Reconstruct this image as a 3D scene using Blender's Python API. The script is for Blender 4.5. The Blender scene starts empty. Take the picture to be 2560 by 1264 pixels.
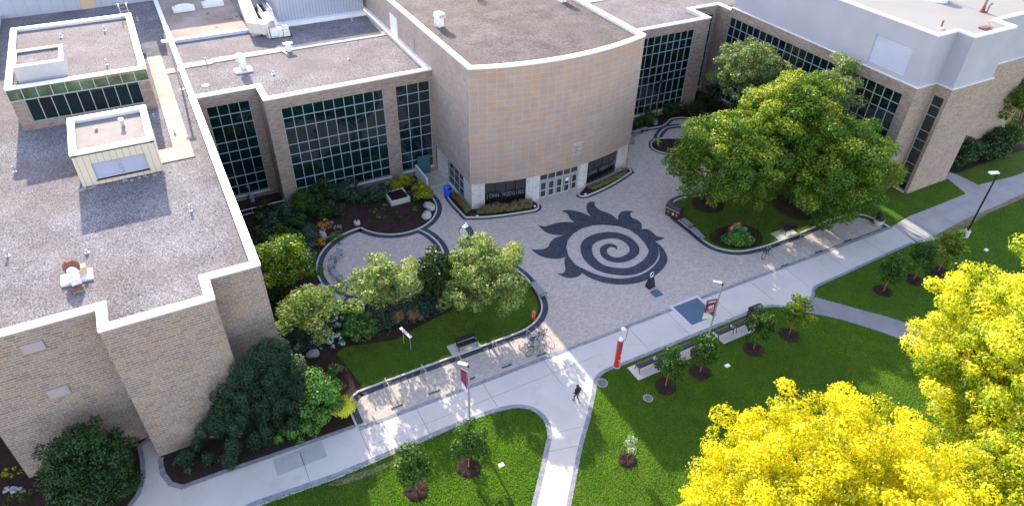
import bpy, bmesh, math, random
import numpy as np
from mathutils import Vector, Matrix
random.seed(7)
SC = bpy.context.scene
COL = SC.collection
# ------------------------------------------------------------------ camera (survey of the place: X along the facades, Y away, Z up)
CAMH = 38.0
YAW, PIT, ROL = (math.radians(a) for a in (29.1, 37.85, 1.6))
FPX = 1712.0
_f = np.array([math.cos(PIT)*math.sin(YAW), math.cos(PIT)*math.cos(YAW), -math.sin(PIT)])
_r = np.array([math.cos(YAW), -math.sin(YAW), 0.0]); _u = np.cross(_r, _f)
_r, _u = _r*math.cos(ROL)+_u*math.sin(ROL), -_r*math.sin(ROL)+_u*math.cos(ROL)
def G(x, y, z=0.0):
    """plan position (at height z) of a point surveyed on the 2560 px photograph"""
    d = _f + _r*(x-1280)/FPX + _u*(632-y)/FPX
    t = (z-CAMH)/d[2]
    return (float(d[0]*t), float(d[1]*t))
cam = bpy.data.cameras.new('camera'); camo = bpy.data.objects.new('camera', cam); COL.objects.link(camo)
m = Matrix(((_r[0], _u[0], -_f[0], 0), (_r[1], _u[1], -_f[1], 0), (_r[2], _u[2], -_f[2], CAMH), (0, 0, 0, 1)))
camo.matrix_world = m
cam.sensor_fit = 'HORIZONTAL'; cam.sensor_width = 36; cam.lens = FPX/2560*36
cam.clip_end = 3000; cam.clip_start = 0.5
SC.camera = camo
# ------------------------------------------------------------------ light
SUN_EL, SUN_K = math.radians(24), 0
w = bpy.data.worlds.new('World'); SC.world = w; w.use_nodes = True
nt = w.node_tree; bg = nt.nodes['Background']
sky = nt.nodes.new('ShaderNodeTexSky'); sky.sky_type = 'NISHITA'; sky.sun_disc = False
sky.sun_elevation = SUN_EL; sky.sun_rotation = math.radians(2.6)
sky.air_density = 1.0; sky.dust_density = 0.6; sky.ozone_density = 1.3
skm = nt.nodes.new('ShaderNodeVectorMath'); skm.operation = 'MULTIPLY'; skm.inputs[1].default_value = (1.48, 1.14, 1.04)
nt.links.new(sky.outputs[0], skm.inputs[0]); nt.links.new(skm.outputs[0], bg.inputs[0]); bg.inputs[1].default_value = 0.15
sl = bpy.data.lights.new('sun', 'SUN'); slo = bpy.data.objects.new('sun', sl); COL.objects.link(slo)
sl.energy = 2.9; sl.angle = math.radians(0.5); sl.color = (1.0, 0.86, 0.68)
sd = Vector((-0.045, -1.0, -math.tan(SUN_EL))).normalized()
slo.rotation_euler = sd.to_track_quat('-Z', 'Y').to_euler()
slo.location = (0, 60, 60)
SC.view_settings.view_transform = 'Standard'; SC.view_settings.look = 'None'
SC.view_settings.exposure = 2.05; SC.view_settings.gamma = 1.0
# ------------------------------------------------------------------ materials
MATS = {}
def _new(name):
    m = bpy.data.materials.new(name); m.use_nodes = True
    n = m.node_tree.nodes; l = m.node_tree.links
    return m, n, l, n['Principled BSDF']
def node(n, t, **kw):
    x = n.new(t)
    for k, v in kw.items():
        if k.startswith('i_'): x.inputs[k[2:].replace('_', ' ')].default_value = v
        else: setattr(x, k, v)
    return x
def ramp(n, stops):
    r = n.new('ShaderNodeValToRGB'); e = r.color_ramp.elements
    while len(e) < len(stops): e.new(0.5)
    for k, (p, c) in enumerate(stops):
        e[k].position = p; e[k].color = (*c, 1)
    return r
def flat(name, c, rough=0.6, metal=0.0, spec=0.5, var=0.0, vs=3.0, bump=0.0, bs=20.0, emit=None, ior=None):
    if name in MATS: return MATS[name]
    m, n, l, b = _new(name)
    b.inputs['Base Color'].default_value = (*c, 1); b.inputs['Roughness'].default_value = rough
    b.inputs['Metallic'].default_value = metal; b.inputs['Specular IOR Level'].default_value = spec
    if ior: b.inputs['IOR'].default_value = ior
    tc = n.new('ShaderNodeTexCoord')
    if var:
        no = node(n, 'ShaderNodeTexNoise', i_Scale=vs, i_Detail=6.0, i_Roughness=0.65); l.new(tc.outputs['Object'], no.inputs[0])
        r = ramp(n, [(0.3, tuple(x*(1-var) for x in c)), (0.7, tuple(min(1, x*(1+var)) for x in c))])
        l.new(no.outputs[0], r.inputs[0]); l.new(r.outputs[0], b.inputs['Base Color'])
    if bump:
        no = node(n, 'ShaderNodeTexNoise', i_Scale=bs, i_Detail=4.0); l.new(tc.outputs['Object'], no.inputs[0])
        bu = node(n, 'ShaderNodeBump', i_Strength=bump, i_Distance=0.05); l.new(no.outputs[0], bu.inputs['Height']); l.new(bu.outputs[0], b.inputs['Normal'])
    MATS[name] = m; return m
def ground_mat(name, stops, fine, big, bump=0.5, rough=0.9, bd=0.03, mixf=0.5, third=None):
    """two noise scales mixed into a ramp + bump"""
    m, n, l, b = _new(name); b.inputs['Roughness'].default_value = rough
    b.inputs['Specular IOR Level'].default_value = 0.2
    g = n.new('ShaderNodeNewGeometry')
    a = node(n, 'ShaderNodeTexNoise', i_Scale=fine, i_Detail=3.0, i_Roughness=0.7)
    c = node(n, 'ShaderNodeTexNoise', i_Scale=big, i_Detail=5.0, i_Roughness=0.6)
    l.new(g.outputs['Position'], a.inputs[0]); l.new(g.outputs['Position'], c.inputs[0])
    mx = node(n, 'ShaderNodeMix', data_type='FLOAT'); mx.inputs[0].default_value = mixf
    l.new(a.outputs[0], mx.inputs[2]); l.new(c.outputs[0], mx.inputs[3])
    r = ramp(n, stops); l.new(mx.outputs[0], r.inputs[0])
    out = r.outputs[0]
    if third:
        sc, lo, hi, col, fac = third
        t = node(n, 'ShaderNodeTexNoise', i_Scale=sc, i_Detail=4.0, i_Roughness=0.6); l.new(g.outputs['Position'], t.inputs[0])
        tr = ramp(n, [(lo, (0, 0, 0)), (hi, (fac, fac, fac))]); l.new(t.outputs[0], tr.inputs[0])
        m2 = node(n, 'ShaderNodeMix', data_type='RGBA'); l.new(tr.outputs[0], m2.inputs[0]); l.new(out, m2.inputs[6]); m2.inputs[7].default_value = (*col, 1)
        out = m2.outputs[2]
    l.new(out, b.inputs['Base Color'])
    bu = node(n, 'ShaderNodeBump', i_Strength=bump, i_Distance=bd); l.new(a.outputs[0], bu.inputs['Height']); l.new(bu.outputs[0], b.inputs['Normal'])
    MATS[name] = m; return m
def block_mat(name, bw, bh, stops, mortar, msize=0.012, offset=0.5, rough=0.85, bump=0.35, wob=0.0, dirt=0.25, freq=2, squash=1.0):
    """masonry on wall UVs (metres)"""
    m, n, l, b = _new(name); b.inputs['Roughness'].default_value = rough; b.inputs['Specular IOR Level'].default_value = 0.25
    uv = n.new('ShaderNodeUVMap')
    br = node(n, 'ShaderNodeTexBrick', offset=offset, offset_frequency=freq, squash=squash, squash_frequency=3)
    br.inputs['Color1'].default_value = (0, 0, 0, 1); br.inputs['Color2'].default_value = (1, 1, 1, 1); br.inputs['Mortar'].default_value = (0.5, 0.5, 0.5, 1)
    br.inputs['Scale'].default_value = 1.0; br.inputs['Mortar Size'].default_value = msize; br.inputs['Mortar Smooth'].default_value = 0.3
    br.inputs['Bias'].default_value = 0.0; br.inputs['Brick Width'].default_value = bw; br.inputs['Row Height'].default_value = bh
    l.new(uv.outputs[0], br.inputs['Vector'])
    r = ramp(n, stops); l.new(br.outputs['Color'], r.inputs[0])
    g = n.new('ShaderNodeNewGeometry')
    no = node(n, 'ShaderNodeTexNoise', i_Scale=0.7, i_Detail=6.0, i_Roughness=0.7); l.new(g.outputs['Position'], no.inputs[0])
    no2 = node(n, 'ShaderNodeTexNoise', i_Scale=9.0, i_Detail=4.0, i_Roughness=0.7); l.new(g.outputs['Position'], no2.inputs[0])
    ad = node(n, 'ShaderNodeMath', operation='ADD'); l.new(no.outputs[0], ad.inputs[0]); l.new(no2.outputs[0], ad.inputs[1])
    mr = node(n, 'ShaderNodeMapRange'); mr.inputs[1].default_value = 0.6; mr.inputs[2].default_value = 1.4; mr.inputs[3].default_value = 1-dirt; mr.inputs[4].default_value = 1+dirt*0.6
    l.new(ad.outputs[0], mr.inputs[0])
    mm = node(n, 'ShaderNodeMix', data_type='RGBA'); l.new(br.outputs['Fac'], mm.inputs[0]); l.new(r.outputs[0], mm.inputs[6]); mm.inputs[7].default_value = (*mortar, 1)
    vm = node(n, 'ShaderNodeVectorMath', operation='SCALE'); l.new(mm.outputs[2], vm.inputs[0]); l.new(mr.outputs[0], vm.inputs['Scale'])
    l.new(vm.outputs[0], b.inputs['Base Color'])
    sb = node(n, 'ShaderNodeMath', operation='SUBTRACT'); l.new(no2.outputs[0], sb.inputs[0]); l.new(br.outputs['Fac'], sb.inputs[1])
    bu = node(n, 'ShaderNodeBump', i_Strength=bump, i_Distance=0.02); l.new(sb.outputs[0], bu.inputs['Height']); l.new(bu.outputs[0], b.inputs['Normal'])
    MATS[name] = m; return m
def rib_mat(name, c, period, dark=0.8, rough=0.5, horizontal=False, amp=0.03):
    m, n, l, b = _new(name); b.inputs['Roughness'].default_value = rough
    uv = n.new('ShaderNodeUVMap'); sp = n.new('ShaderNodeSeparateXYZ'); l.new(uv.outputs[0], sp.inputs[0])
    mu = node(n, 'ShaderNodeMath', operation='MULTIPLY'); mu.inputs[1].default_value = 1/period; l.new(sp.outputs[1 if horizontal else 0], mu.inputs[0])
    fr = node(n, 'ShaderNodeMath', operation='PINGPONG'); fr.inputs[1].default_value = 0.5; l.new(mu.outputs[0], fr.inputs[0])
    r = ramp(n, [(0.05, tuple(x*dark for x in c)), (0.2, c)]); m2 = node(n, 'ShaderNodeMath', operation='MULTIPLY'); m2.inputs[1].default_value = 2
    l.new(fr.outputs[0], m2.inputs[0]); l.new(m2.outputs[0], r.inputs[0])
    g = n.new('ShaderNodeNewGeometry'); no = node(n, 'ShaderNodeTexNoise', i_Scale=0.5, i_Detail=5.0); l.new(g.outputs['Position'], no.inputs[0])
    mr = node(n, 'ShaderNodeMapRange'); mr.inputs[3].default_value = 0.86; mr.inputs[4].default_value = 1.1; l.new(no.outputs[0], mr.inputs[0])
    vm = node(n, 'ShaderNodeVectorMath', operation='SCALE'); l.new(r.outputs[0], vm.inputs[0]); l.new(mr.outputs[0], vm.inputs['Scale']); l.new(vm.outputs[0], b.inputs['Base Color'])
    bu = node(n, 'ShaderNodeBump', i_Strength=0.6, i_Distance=amp); l.new(fr.outputs[0], bu.inputs['Height']); l.new(bu.outputs[0], b.inputs['Normal'])
    MATS[name] = m; return m
def leaf_mat(name, stops, trans=0.35, tval=1.5, rough=0.5):
    m, n, l, b = _new(name)
    at = node(n, 'ShaderNodeAttribute', attribute_name='rnd')
    r = ramp(n, stops); l.new(at.outputs['Fac'], r.inputs[0])
    l.new(r.outputs[0], b.inputs['Base Color']); b.inputs['Roughness'].default_value = rough; b.inputs['Specular IOR Level'].default_value = 0.3
    tr = n.new('ShaderNodeBsdfTranslucent')
    hs = node(n, 'ShaderNodeHueSaturation'); hs.inputs['Saturation'].default_value = 1.15; hs.inputs['Value'].default_value = tval
    l.new(r.outputs[0], hs.inputs['Color']); l.new(hs.outputs[0], tr.inputs[0])
    mx = n.new('ShaderNodeMixShader'); mx.inputs[0].default_value = trans
    l.new(b.outputs[0], mx.inputs[1]); l.new(tr.outputs[0], mx.inputs[2]); l.new(mx.outputs[0], n['Material Output'].inputs[0])
    MATS[name] = m; return m

grass = ground_mat('grass', [(0.30, (0.026, 0.060, 0.006)), (0.5, (0.059, 0.107, 0.007)), (0.66, (0.107, 0.157, 0.010)), (0.8, (0.179, 0.215, 0.020))], 9.0, 0.9, bump=1.0, bd=0.12, mixf=0.35, third=(0.35, 0.58, 0.72, (0.163, 0.151, 0.022), 0.4))
mulch = ground_mat('mulch', [(0.35, (0.014, 0.007, 0.006)), (0.5, (0.034, 0.019, 0.015)), (0.7, (0.068, 0.040, 0.031))], 12.0, 1.2, bump=1.0, bd=0.08, mixf=0.3)
gravel = ground_mat('roof_gravel', [(0.36, (0.035, 0.033, 0.037)), (0.48, (0.142, 0.134, 0.144)), (0.58, (0.246, 0.242, 0.259)), (0.7, (0.458, 0.462, 0.485))], 11.0, 0.35, bump=0.8, bd=0.05, mixf=0.22, third=(0.12, 0.45, 0.7, (0.150, 0.126, 0.114), 0.5))
gravel2 = ground_mat('brown_gravel', [(0.36, (0.039, 0.035, 0.035)), (0.5, (0.097, 0.087, 0.083)), (0.62, (0.156, 0.140, 0.137)), (0.75, (0.250, 0.232, 0.223))], 4.0, 0.45, bump=0.9, bd=0.06, mixf=0.4, third=(0.25, 0.5, 0.7, (0.102, 0.083, 0.074), 0.6))
concrete = ground_mat('concrete', [(0.3, (0.458, 0.430, 0.394)), (0.55, (0.520, 0.490, 0.451)), (0.75, (0.572, 0.540, 0.499))], 25.0, 0.35, bump=0.15, bd=0.01, mixf=0.75, third=(0.55, 0.56, 0.74, (0.374, 0.340, 0.298), 0.45))
oldconc = ground_mat('old_concrete', [(0.3, (0.26, 0.25, 0.25)), (0.55, (0.35, 0.34, 0.33)), (0.75, (0.44, 0.42, 0.40))], 20.0, 0.5, bump=0.2, bd=0.01, mixf=0.7)
asphalt = ground_mat('asphalt', [(0.3, (0.16, 0.16, 0.17)), (0.55, (0.22, 0.22, 0.235)), (0.75, (0.29, 0.29, 0.30))], 20.0, 0.6, bump=0.3, bd=0.01, mixf=0.6)
soil = ground_mat('bare_soil', [(0.3, (0.13, 0.09, 0.06)), (0.6, (0.27, 0.20, 0.15)), (0.8, (0.36, 0.28, 0.2))], 10.0, 1.5, bump=0.5)
membrane = ground_mat('membrane', [(0.3, (0.232, 0.233, 0.227)), (0.6, (0.255, 0.257, 0.249)), (0.8, (0.279, 0.278, 0.272))], 30.0, 0.15, bump=0.05, mixf=0.8, third=(0.3, 0.6, 0.78, (0.261, 0.242, 0.209), 0.45))
brownroof = ground_mat('brown_membrane', [(0.3, (0.20, 0.15, 0.12)), (0.55, (0.33, 0.27, 0.23)), (0.75, (0.42, 0.35, 0.31))], 4.0, 0.3, bump=0.2, mixf=0.7, third=(0.8, 0.64, 0.68, (0.06, 0.05, 0.05), 0.8))
stone = block_mat('ashlar_stone', 0.46, 0.19, [(0.0, (0.214, 0.169, 0.145)), (0.3, (0.242, 0.195, 0.167)), (0.6, (0.269, 0.218, 0.181)), (0.85, (0.297, 0.240, 0.194)), (1.0, (0.319, 0.226, 0.149))], (0.491, 0.411, 0.347), 0.014, dirt=0.2, squash=1.3)
tanstone = block_mat('tan_brick', 0.45, 0.16, [(0.0, (0.206, 0.156, 0.130)), (0.5, (0.262, 0.202, 0.167)), (1.0, (0.318, 0.253, 0.206))], (0.318, 0.267, 0.233), 0.012, dirt=0.2)
panel = block_mat('sandstone_panels', 0.81, 0.54, [(0.0, (0.33, 0.262, 0.232)), (0.25, (0.365, 0.280, 0.232)), (0.5, (0.390, 0.290, 0.230)), (0.7, (0.350, 0.275, 0.240)), (0.86, (0.400, 0.275, 0.205)), (0.96, (0.415, 0.268, 0.180)), (1.0, (0.330, 0.275, 0.255))], (0.50, 0.42, 0.36), 0.012, offset=0.0, bump=0.15, dirt=0.22)
panel2 = block_mat('grey_side_panels', 0.55, 0.36, [(0.0, (0.325, 0.264, 0.230)), (0.5, (0.361, 0.301, 0.259)), (1.0, (0.397, 0.333, 0.282))], (0.433, 0.383, 0.348), 0.012, offset=0.0, bump=0.12, dirt=0.16)
whitestone = block_mat('white_split_stone', 0.4, 0.14, [(0.0, (0.50, 0.49, 0.48)), (0.5, (0.62, 0.61, 0.60)), (1.0, (0.72, 0.71, 0.69))], (0.46, 0.45, 0.44), 0.01, bump=0.8, dirt=0.2)
pav = block_mat('light_pavers', 0.24, 0.16, [(0.0, (0.365, 0.322, 0.287)), (0.35, (0.415, 0.365, 0.323)), (0.7, (0.444, 0.394, 0.342)), (1.0, (0.493, 0.437, 0.373))], (0.326, 0.285, 0.255), 0.010, bump=0.1, dirt=0.07)
darkpav = block_mat('dark_pavers', 0.22, 0.11, [(0.0, (0.030, 0.034, 0.050)), (0.5, (0.047, 0.054, 0.075)), (1.0, (0.068, 0.077, 0.100))], (0.043, 0.045, 0.060), 0.01, bump=0.3, dirt=0.2)
greypav = block_mat('grey_band_pavers', 0.3, 0.15, [(0.0, (0.19, 0.20, 0.22)), (0.5, (0.24, 0.25, 0.275)), (1.0, (0.30, 0.31, 0.33))], (0.2, 0.2, 0.22), 0.01, bump=0.3)
walkslab = block_mat('roof_walk_slabs', 0.75, 0.6, [(0.0, (0.36, 0.31, 0.255)), (0.5, (0.43, 0.38, 0.31)), (1.0, (0.50, 0.45, 0.38))], (0.30, 0.26, 0.22), 0.015, offset=0.5, dirt=0.2)
kerbm = flat('kerb_concrete', (0.43, 0.42, 0.405), 0.8, var=0.15, vs=4)
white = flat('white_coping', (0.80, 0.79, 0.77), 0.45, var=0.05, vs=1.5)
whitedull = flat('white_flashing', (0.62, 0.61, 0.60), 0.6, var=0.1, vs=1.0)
metal = rib_mat('pale_metal_siding', (0.355, 0.369, 0.432), 0.3, 0.95, 0.45, amp=0.012)
metalrib = rib_mat('ribbed_metal', (0.352, 0.378, 0.455), 0.35, 0.55, 0.5)
creamrib = rib_mat('cream_ribbed_metal', (0.561, 0.510, 0.391), 0.42, 0.6, 0.5)
greypanel = rib_mat('grey_wall_panels', (0.399, 0.423, 0.480), 1.2, 0.9, 0.5, amp=0.01)
louvm = rib_mat('louvre_slats', (0.368, 0.408, 0.540), 0.17, 0.42, 0.45, horizontal=True)
louvm2 = rib_mat('fine_louvre_slats', (0.429, 0.470, 0.600), 0.14, 0.55, 0.45, horizontal=True)
mull = flat('mullion_aluminium', (0.317, 0.361, 0.378), 0.4, var=0.05)
glass = flat('dark_tinted_glass', (0.002, 0.013, 0.013), 0.025, spec=0.7, ior=1.62, var=0.7, vs=0.5)
greenglass = flat('green_spandrel_glass', (0.055, 0.10, 0.05), 0.05, spec=0.9, ior=1.6, var=0.7, vs=0.8)  # mottled tone stands in for dark reflections in the band
black = flat('black_iron', (0.018, 0.02, 0.024), 0.4, var=0.1)
blackp = flat('black_paint', (0.012, 0.013, 0.016), 0.35)
rubber = flat('rubber', (0.02, 0.02, 0.02), 0.8)
steel = flat('galvanised_steel', (0.52, 0.53, 0.54), 0.4, metal=0.6, var=0.1)
polish = flat('polished_steel', (0.75, 0.76, 0.78), 0.15, metal=1.0)
slate = flat('grey_slats', (0.24, 0.26, 0.29), 0.6, var=0.15, vs=8)
red = flat('red_paint', (0.465, 0.026, 0.019), 0.4, var=0.06)
maroon = flat('maroon_paint', (0.23, 0.012, 0.085), 0.5)
maroon2 = flat('dark_red_paint', (0.33, 0.02, 0.03), 0.5)
whitep = flat('white_paint', (0.80, 0.80, 0.80), 0.4)
whitel = flat('white_letters', (0.82, 0.82, 0.82), 0.5)
blue = flat('blue_plastic', (0.01, 0.09, 0.75), 0.35)
bluepl = flat('blue_grate', (0.049, 0.099, 0.157), 0.6, var=0.12, vs=6)
teal = flat('teal_door_paint', (0.028, 0.119, 0.126), 0.5)
rock = flat('pale_rock', (0.350, 0.343, 0.329), 0.9, var=0.25, vs=3, bump=0.7, bs=6)
rock2 = flat('grey_rock', (0.26, 0.25, 0.25), 0.9, var=0.25, vs=3, bump=0.7, bs=6)
bark = flat('bark', (0.06, 0.040, 0.028), 0.9, var=0.3, vs=6, bump=0.7, bs=15)
redbark = flat('young_bark', (0.27, 0.12, 0.06), 0.8, var=0.2, vs=8)
rust = flat('rusty_iron', (0.17, 0.080, 0.050), 0.85, var=0.35, vs=5)
lgt = flat('worn_white_metal', (0.74, 0.73, 0.70), 0.5, var=0.14, vs=3)
beige = flat('beige_duct', (0.66, 0.60, 0.50), 0.6, var=0.12, vs=1.5)
darkgl = flat('dark_shop_glass', (0.012, 0.014, 0.018), 0.06, spec=0.9, ior=1.6)
doorgl = flat('door_glass', (0.05, 0.045, 0.04), 0.08, spec=0.8)
letg = flat('grey_green_letters', (0.15, 0.19, 0.20), 0.5)
orange = flat('orange_paint', (0.350, 0.119, 0.035), 0.5)
copperred = flat('hydrant_red', (0.50, 0.07, 0.03), 0.5)
skin = flat('skin', (0.42, 0.25, 0.17), 0.6)
hairm = flat('dark_hair', (0.012, 0.009, 0.008), 0.6)
jacket = flat('black_jacket', (0.010, 0.011, 0.016), 0.8)
trous = flat('purple_grey_trousers', (0.12, 0.09, 0.12), 0.85)
terra = flat('concrete_urn', (0.42, 0.40, 0.37), 0.8, var=0.15)
yel = flat('yellow_cloth', (0.6, 0.65, 0.1), 0.7)

def S(*c): return c
L_green = leaf_mat('leaf_green', [(0, (0.010, 0.036, 0.008)), (0.35, (0.028, 0.080, 0.012)), (0.75, (0.060, 0.135, 0.018)), (1, (0.13, 0.21, 0.025))])
L_mix = leaf_mat('leaf_green_gold', [(0, (0.024, 0.072, 0.010)), (0.35, (0.055, 0.130, 0.014)), (0.62, (0.10, 0.19, 0.018)), (0.84, (0.20, 0.27, 0.02)), (1, (0.42, 0.40, 0.03))])
L_pale = leaf_mat('leaf_pale_green', [(0, (0.05, 0.10, 0.03)), (0.5, (0.13, 0.20, 0.06)), (0.85, (0.24, 0.31, 0.11)), (1, (0.42, 0.42, 0.13))])
L_lime = leaf_mat('leaf_lime', [(0, (0.040, 0.086, 0.021)), (0.4, (0.120, 0.198, 0.043)), (0.75, (0.240, 0.318, 0.085)), (0.93, (0.368, 0.413, 0.170)), (1, (0.440, 0.327, 0.051))])
L_yellow = leaf_mat('leaf_yellow', [(0, (0.13, 0.20, 0.008)), (0.22, (0.33, 0.36, 0.008)), (0.55, (0.56, 0.51, 0.010)), (1, (0.75, 0.65, 0.020))], trans=0.4)  # low stops greener and darker: shade inside the crown put into leaf colour
L_yell2 = leaf_mat('leaf_yellow_green', [(0, (0.06, 0.14, 0.010)), (0.3, (0.22, 0.31, 0.015)), (0.6, (0.48, 0.50, 0.025)), (1, (0.75, 0.66, 0.08))], trans=0.4)
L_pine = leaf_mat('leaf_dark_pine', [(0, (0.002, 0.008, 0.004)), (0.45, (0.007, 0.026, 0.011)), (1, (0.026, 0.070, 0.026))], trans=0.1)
L_dark = leaf_mat('leaf_dark', [(0, (0.006, 0.022, 0.006)), (0.5, (0.018, 0.052, 0.012)), (1, (0.045, 0.095, 0.02))], trans=0.2)
L_teal = leaf_mat('leaf_blue_green', [(0, (0.012, 0.040, 0.024)), (0.5, (0.030, 0.078, 0.045)), (1, (0.07, 0.135, 0.085))], trans=0.2)
L_hosta = leaf_mat('leaf_variegated', [(0, (0.05, 0.13, 0.08)), (0.3, (0.16, 0.28, 0.22)), (0.6, (0.40, 0.50, 0.42)), (1, (0.66, 0.70, 0.62))], trans=0.15)
L_chart = leaf_mat('leaf_chartreuse', [(0, (0.10, 0.14, 0.01)), (0.5, (0.24, 0.27, 0.02)), (1, (0.42, 0.43, 0.05))], trans=0.3)
L_dry = leaf_mat('grass_plumes', [(0, (0.05, 0.07, 0.02)), (0.5, (0.14, 0.11, 0.05)), (1, (0.30, 0.20, 0.12))], trans=0.3)
L_orange = leaf_mat('orange_petals', [(0, (0.03, 0.07, 0.015)), (0.4, (0.05, 0.10, 0.02)), (0.5, (0.60, 0.28, 0.01)), (1, (0.85, 0.42, 0.02))], trans=0.2)
L_pink = leaf_mat('pink_petals', [(0, (0.03, 0.08, 0.02)), (0.45, (0.05, 0.11, 0.03)), (0.55, (0.38, 0.20, 0.28)), (1, (0.62, 0.42, 0.50))], trans=0.2)
L_grn2 = leaf_mat('leaf_fresh_green', [(0, (0.03, 0.10, 0.015)), (0.5, (0.07, 0.19, 0.03)), (1, (0.15, 0.30, 0.06))], trans=0.25)
L_white = leaf_mat('leaf_silver', [(0, (0.06, 0.14, 0.05)), (0.5, (0.25, 0.33, 0.2)), (1, (0.6, 0.66, 0.5))], trans=0.2)

# ------------------------------------------------------------------ helpers
def tag(o, label=None, cat=None, group=None, kind=None):
    if label: o['label'] = label
    if cat: o['category'] = cat
    if group: o['group'] = group
    if kind: o['kind'] = kind
    return o
def empty(name, loc=(0, 0, 0), rz=0.0, label=None, cat=None, group=None):
    o = bpy.data.objects.new(name, None); COL.objects.link(o); o.location = loc; o.rotation_euler = (0, 0, rz)
    o.empty_display_size = 0.3
    return tag(o, label, cat, group)
class M:
    def __init__(s): s.v = []; s.f = []; s.m = []; s.uv = {}
    def add(s, vs, fs, mi=0):
        k = len(s.v); s.v += [tuple(map(float, p)) for p in vs]
        for f in fs: s.f.append(tuple(k+i for i in f)); s.m.append(mi)
        return s
    def box(s, x0, y0, z0, x1, y1, z1, mi=0, taper=0.0):
        t = taper
        return s.add([(x0, y0, z0), (x1, y0, z0), (x1, y1, z0), (x0, y1, z0), (x0+t, y0+t, z1), (x1-t, y0+t, z1), (x1-t, y1-t, z1), (x0+t, y1-t, z1)],
                     [(3, 2, 1, 0), (4, 5, 6, 7), (0, 1, 5, 4), (1, 2, 6, 5), (2, 3, 7, 6), (3, 0, 4, 7)], mi)
    def obox(s, c, a, b, h, mi=0):
        """oriented box: centre c (base), half vectors a, b (3D), height vector h"""
        c, a, b, h = (Vector(q) for q in (c, a, b, h))
        p = [c-a-b, c+a-b, c+a+b, c-a+b]; p += [q+h for q in p]
        return s.add(p, [(3, 2, 1, 0), (4, 5, 6, 7), (0, 1, 5, 4), (1, 2, 6, 5), (2, 3, 7, 6), (3, 0, 4, 7)], mi)
    def tube(s, pts, r, n=8, mi=0, closed=False, cap=True):
        pts = [Vector(p) for p in pts]; N = len(pts); rr = r if isinstance(r, (list, tuple)) else [r]*N
        k = len(s.v); ref = None
        for i, p in enumerate(pts):
            if closed: t = pts[(i+1) % N]-pts[i-1]
            else: t = pts[min(i+1, N-1)]-pts[max(i-1, 0)]
            t.normalize()
            if ref is None:
                ref = t.cross(Vector((0, 0, 1)));
                if ref.length < 0.1: ref = t.cross(Vector((1, 0, 0)))
            ref = (ref - t*ref.dot(t)).normalized(); b2 = t.cross(ref)
            for j in range(n):
                a = 2*math.pi*j/n; q = p+(ref*math.cos(a)+b2*math.sin(a))*rr[i]; s.v.append(tuple(q))
        R = N if closed else N-1
        for i in range(R):
            for j in range(n):
                a = k+i*n+j; b = k+i*n+(j+1) % n; c = k+((i+1) % N)*n+(j+1) % n; d = k+((i+1) % N)*n+j
                s.f.append((a, b, c, d)); s.m.append(mi)
        if cap and not closed:
            s.f.append(tuple(k+j for j in range(n))[::-1]); s.m.append(mi)
            s.f.append(tuple(k+(N-1)*n+j for j in range(n))); s.m.append(mi)
        return s
    def lathe(s, prof, c=(0, 0, 0), n=20, mi=0):
        k = len(s.v)
        for r, z in prof:
            for j in range(n):
                a = 2*math.pi*j/n; s.v.append((c[0]+r*math.cos(a), c[1]+r*math.sin(a), c[2]+z))
        for i in range(len(prof)-1):
            for j in range(n):
                s.f.append((k+i*n+j, k+i*n+(j+1) % n, k+(i+1)*n+(j+1) % n, k+(i+1)*n+j)); s.m.append(mi)
        s.f.append(tuple(k+j for j in range(n))[::-1]); s.m.append(mi)
        s.f.append(tuple(k+(len(prof)-1)*n+j for j in range(n))); s.m.append(mi)
        return s
    def prism(s, pts, z0, z1, mi=0, bottom=False):
        n = len(pts); A = sum(pts[i][0]*pts[(i+1) % n][1]-pts[(i+1) % n][0]*pts[i][1] for i in range(n))
        if A < 0: pts = pts[::-1]
        vs = [(p[0], p[1], z0) for p in pts]+[(p[0], p[1], z1) for p in pts]
        fs = [tuple(range(n, 2*n))]+[(i, (i+1) % n, n+(i+1) % n, n+i) for i in range(n)]
        if bottom: fs.append(tuple(range(n))[::-1])
        return s.add(vs, fs, mi)
    def sheet(s, pts, z, mi=0):
        n = len(pts); A = sum(pts[i][0]*pts[(i+1) % n][1]-pts[(i+1) % n][0]*pts[i][1] for i in range(n))
        if A < 0: pts = pts[::-1]
        return s.add([(p[0], p[1], z) for p in pts], [tuple(range(n))], mi)
    def ribbon(s, a, b, z0, z1, mi=0, closed=False):
        """strip between two matched 2D polylines, solid from z0 to z1"""
        n = len(a); R = n if closed else n-1
        vs = [(p[0], p[1], z1) for p in a]+[(p[0], p[1], z1) for p in b]+[(p[0], p[1], z0) for p in a]+[(p[0], p[1], z0) for p in b]
        fs = []
        for i in range(R):
            j = (i+1) % n
            fs.append((i, j, n+j, n+i))
            if z1 > z0: fs += [(i, 2*n+i, 2*n+j, j), (n+i, n+j, 3*n+j, 3*n+i)]
        if not closed and z1 > z0: fs += [(0, n, 3*n, 2*n), (n-1, 3*n-1, 4*n-1, 2*n-1)]
        k = len(s.v); s.add(vs, fs, mi); return s
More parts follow.
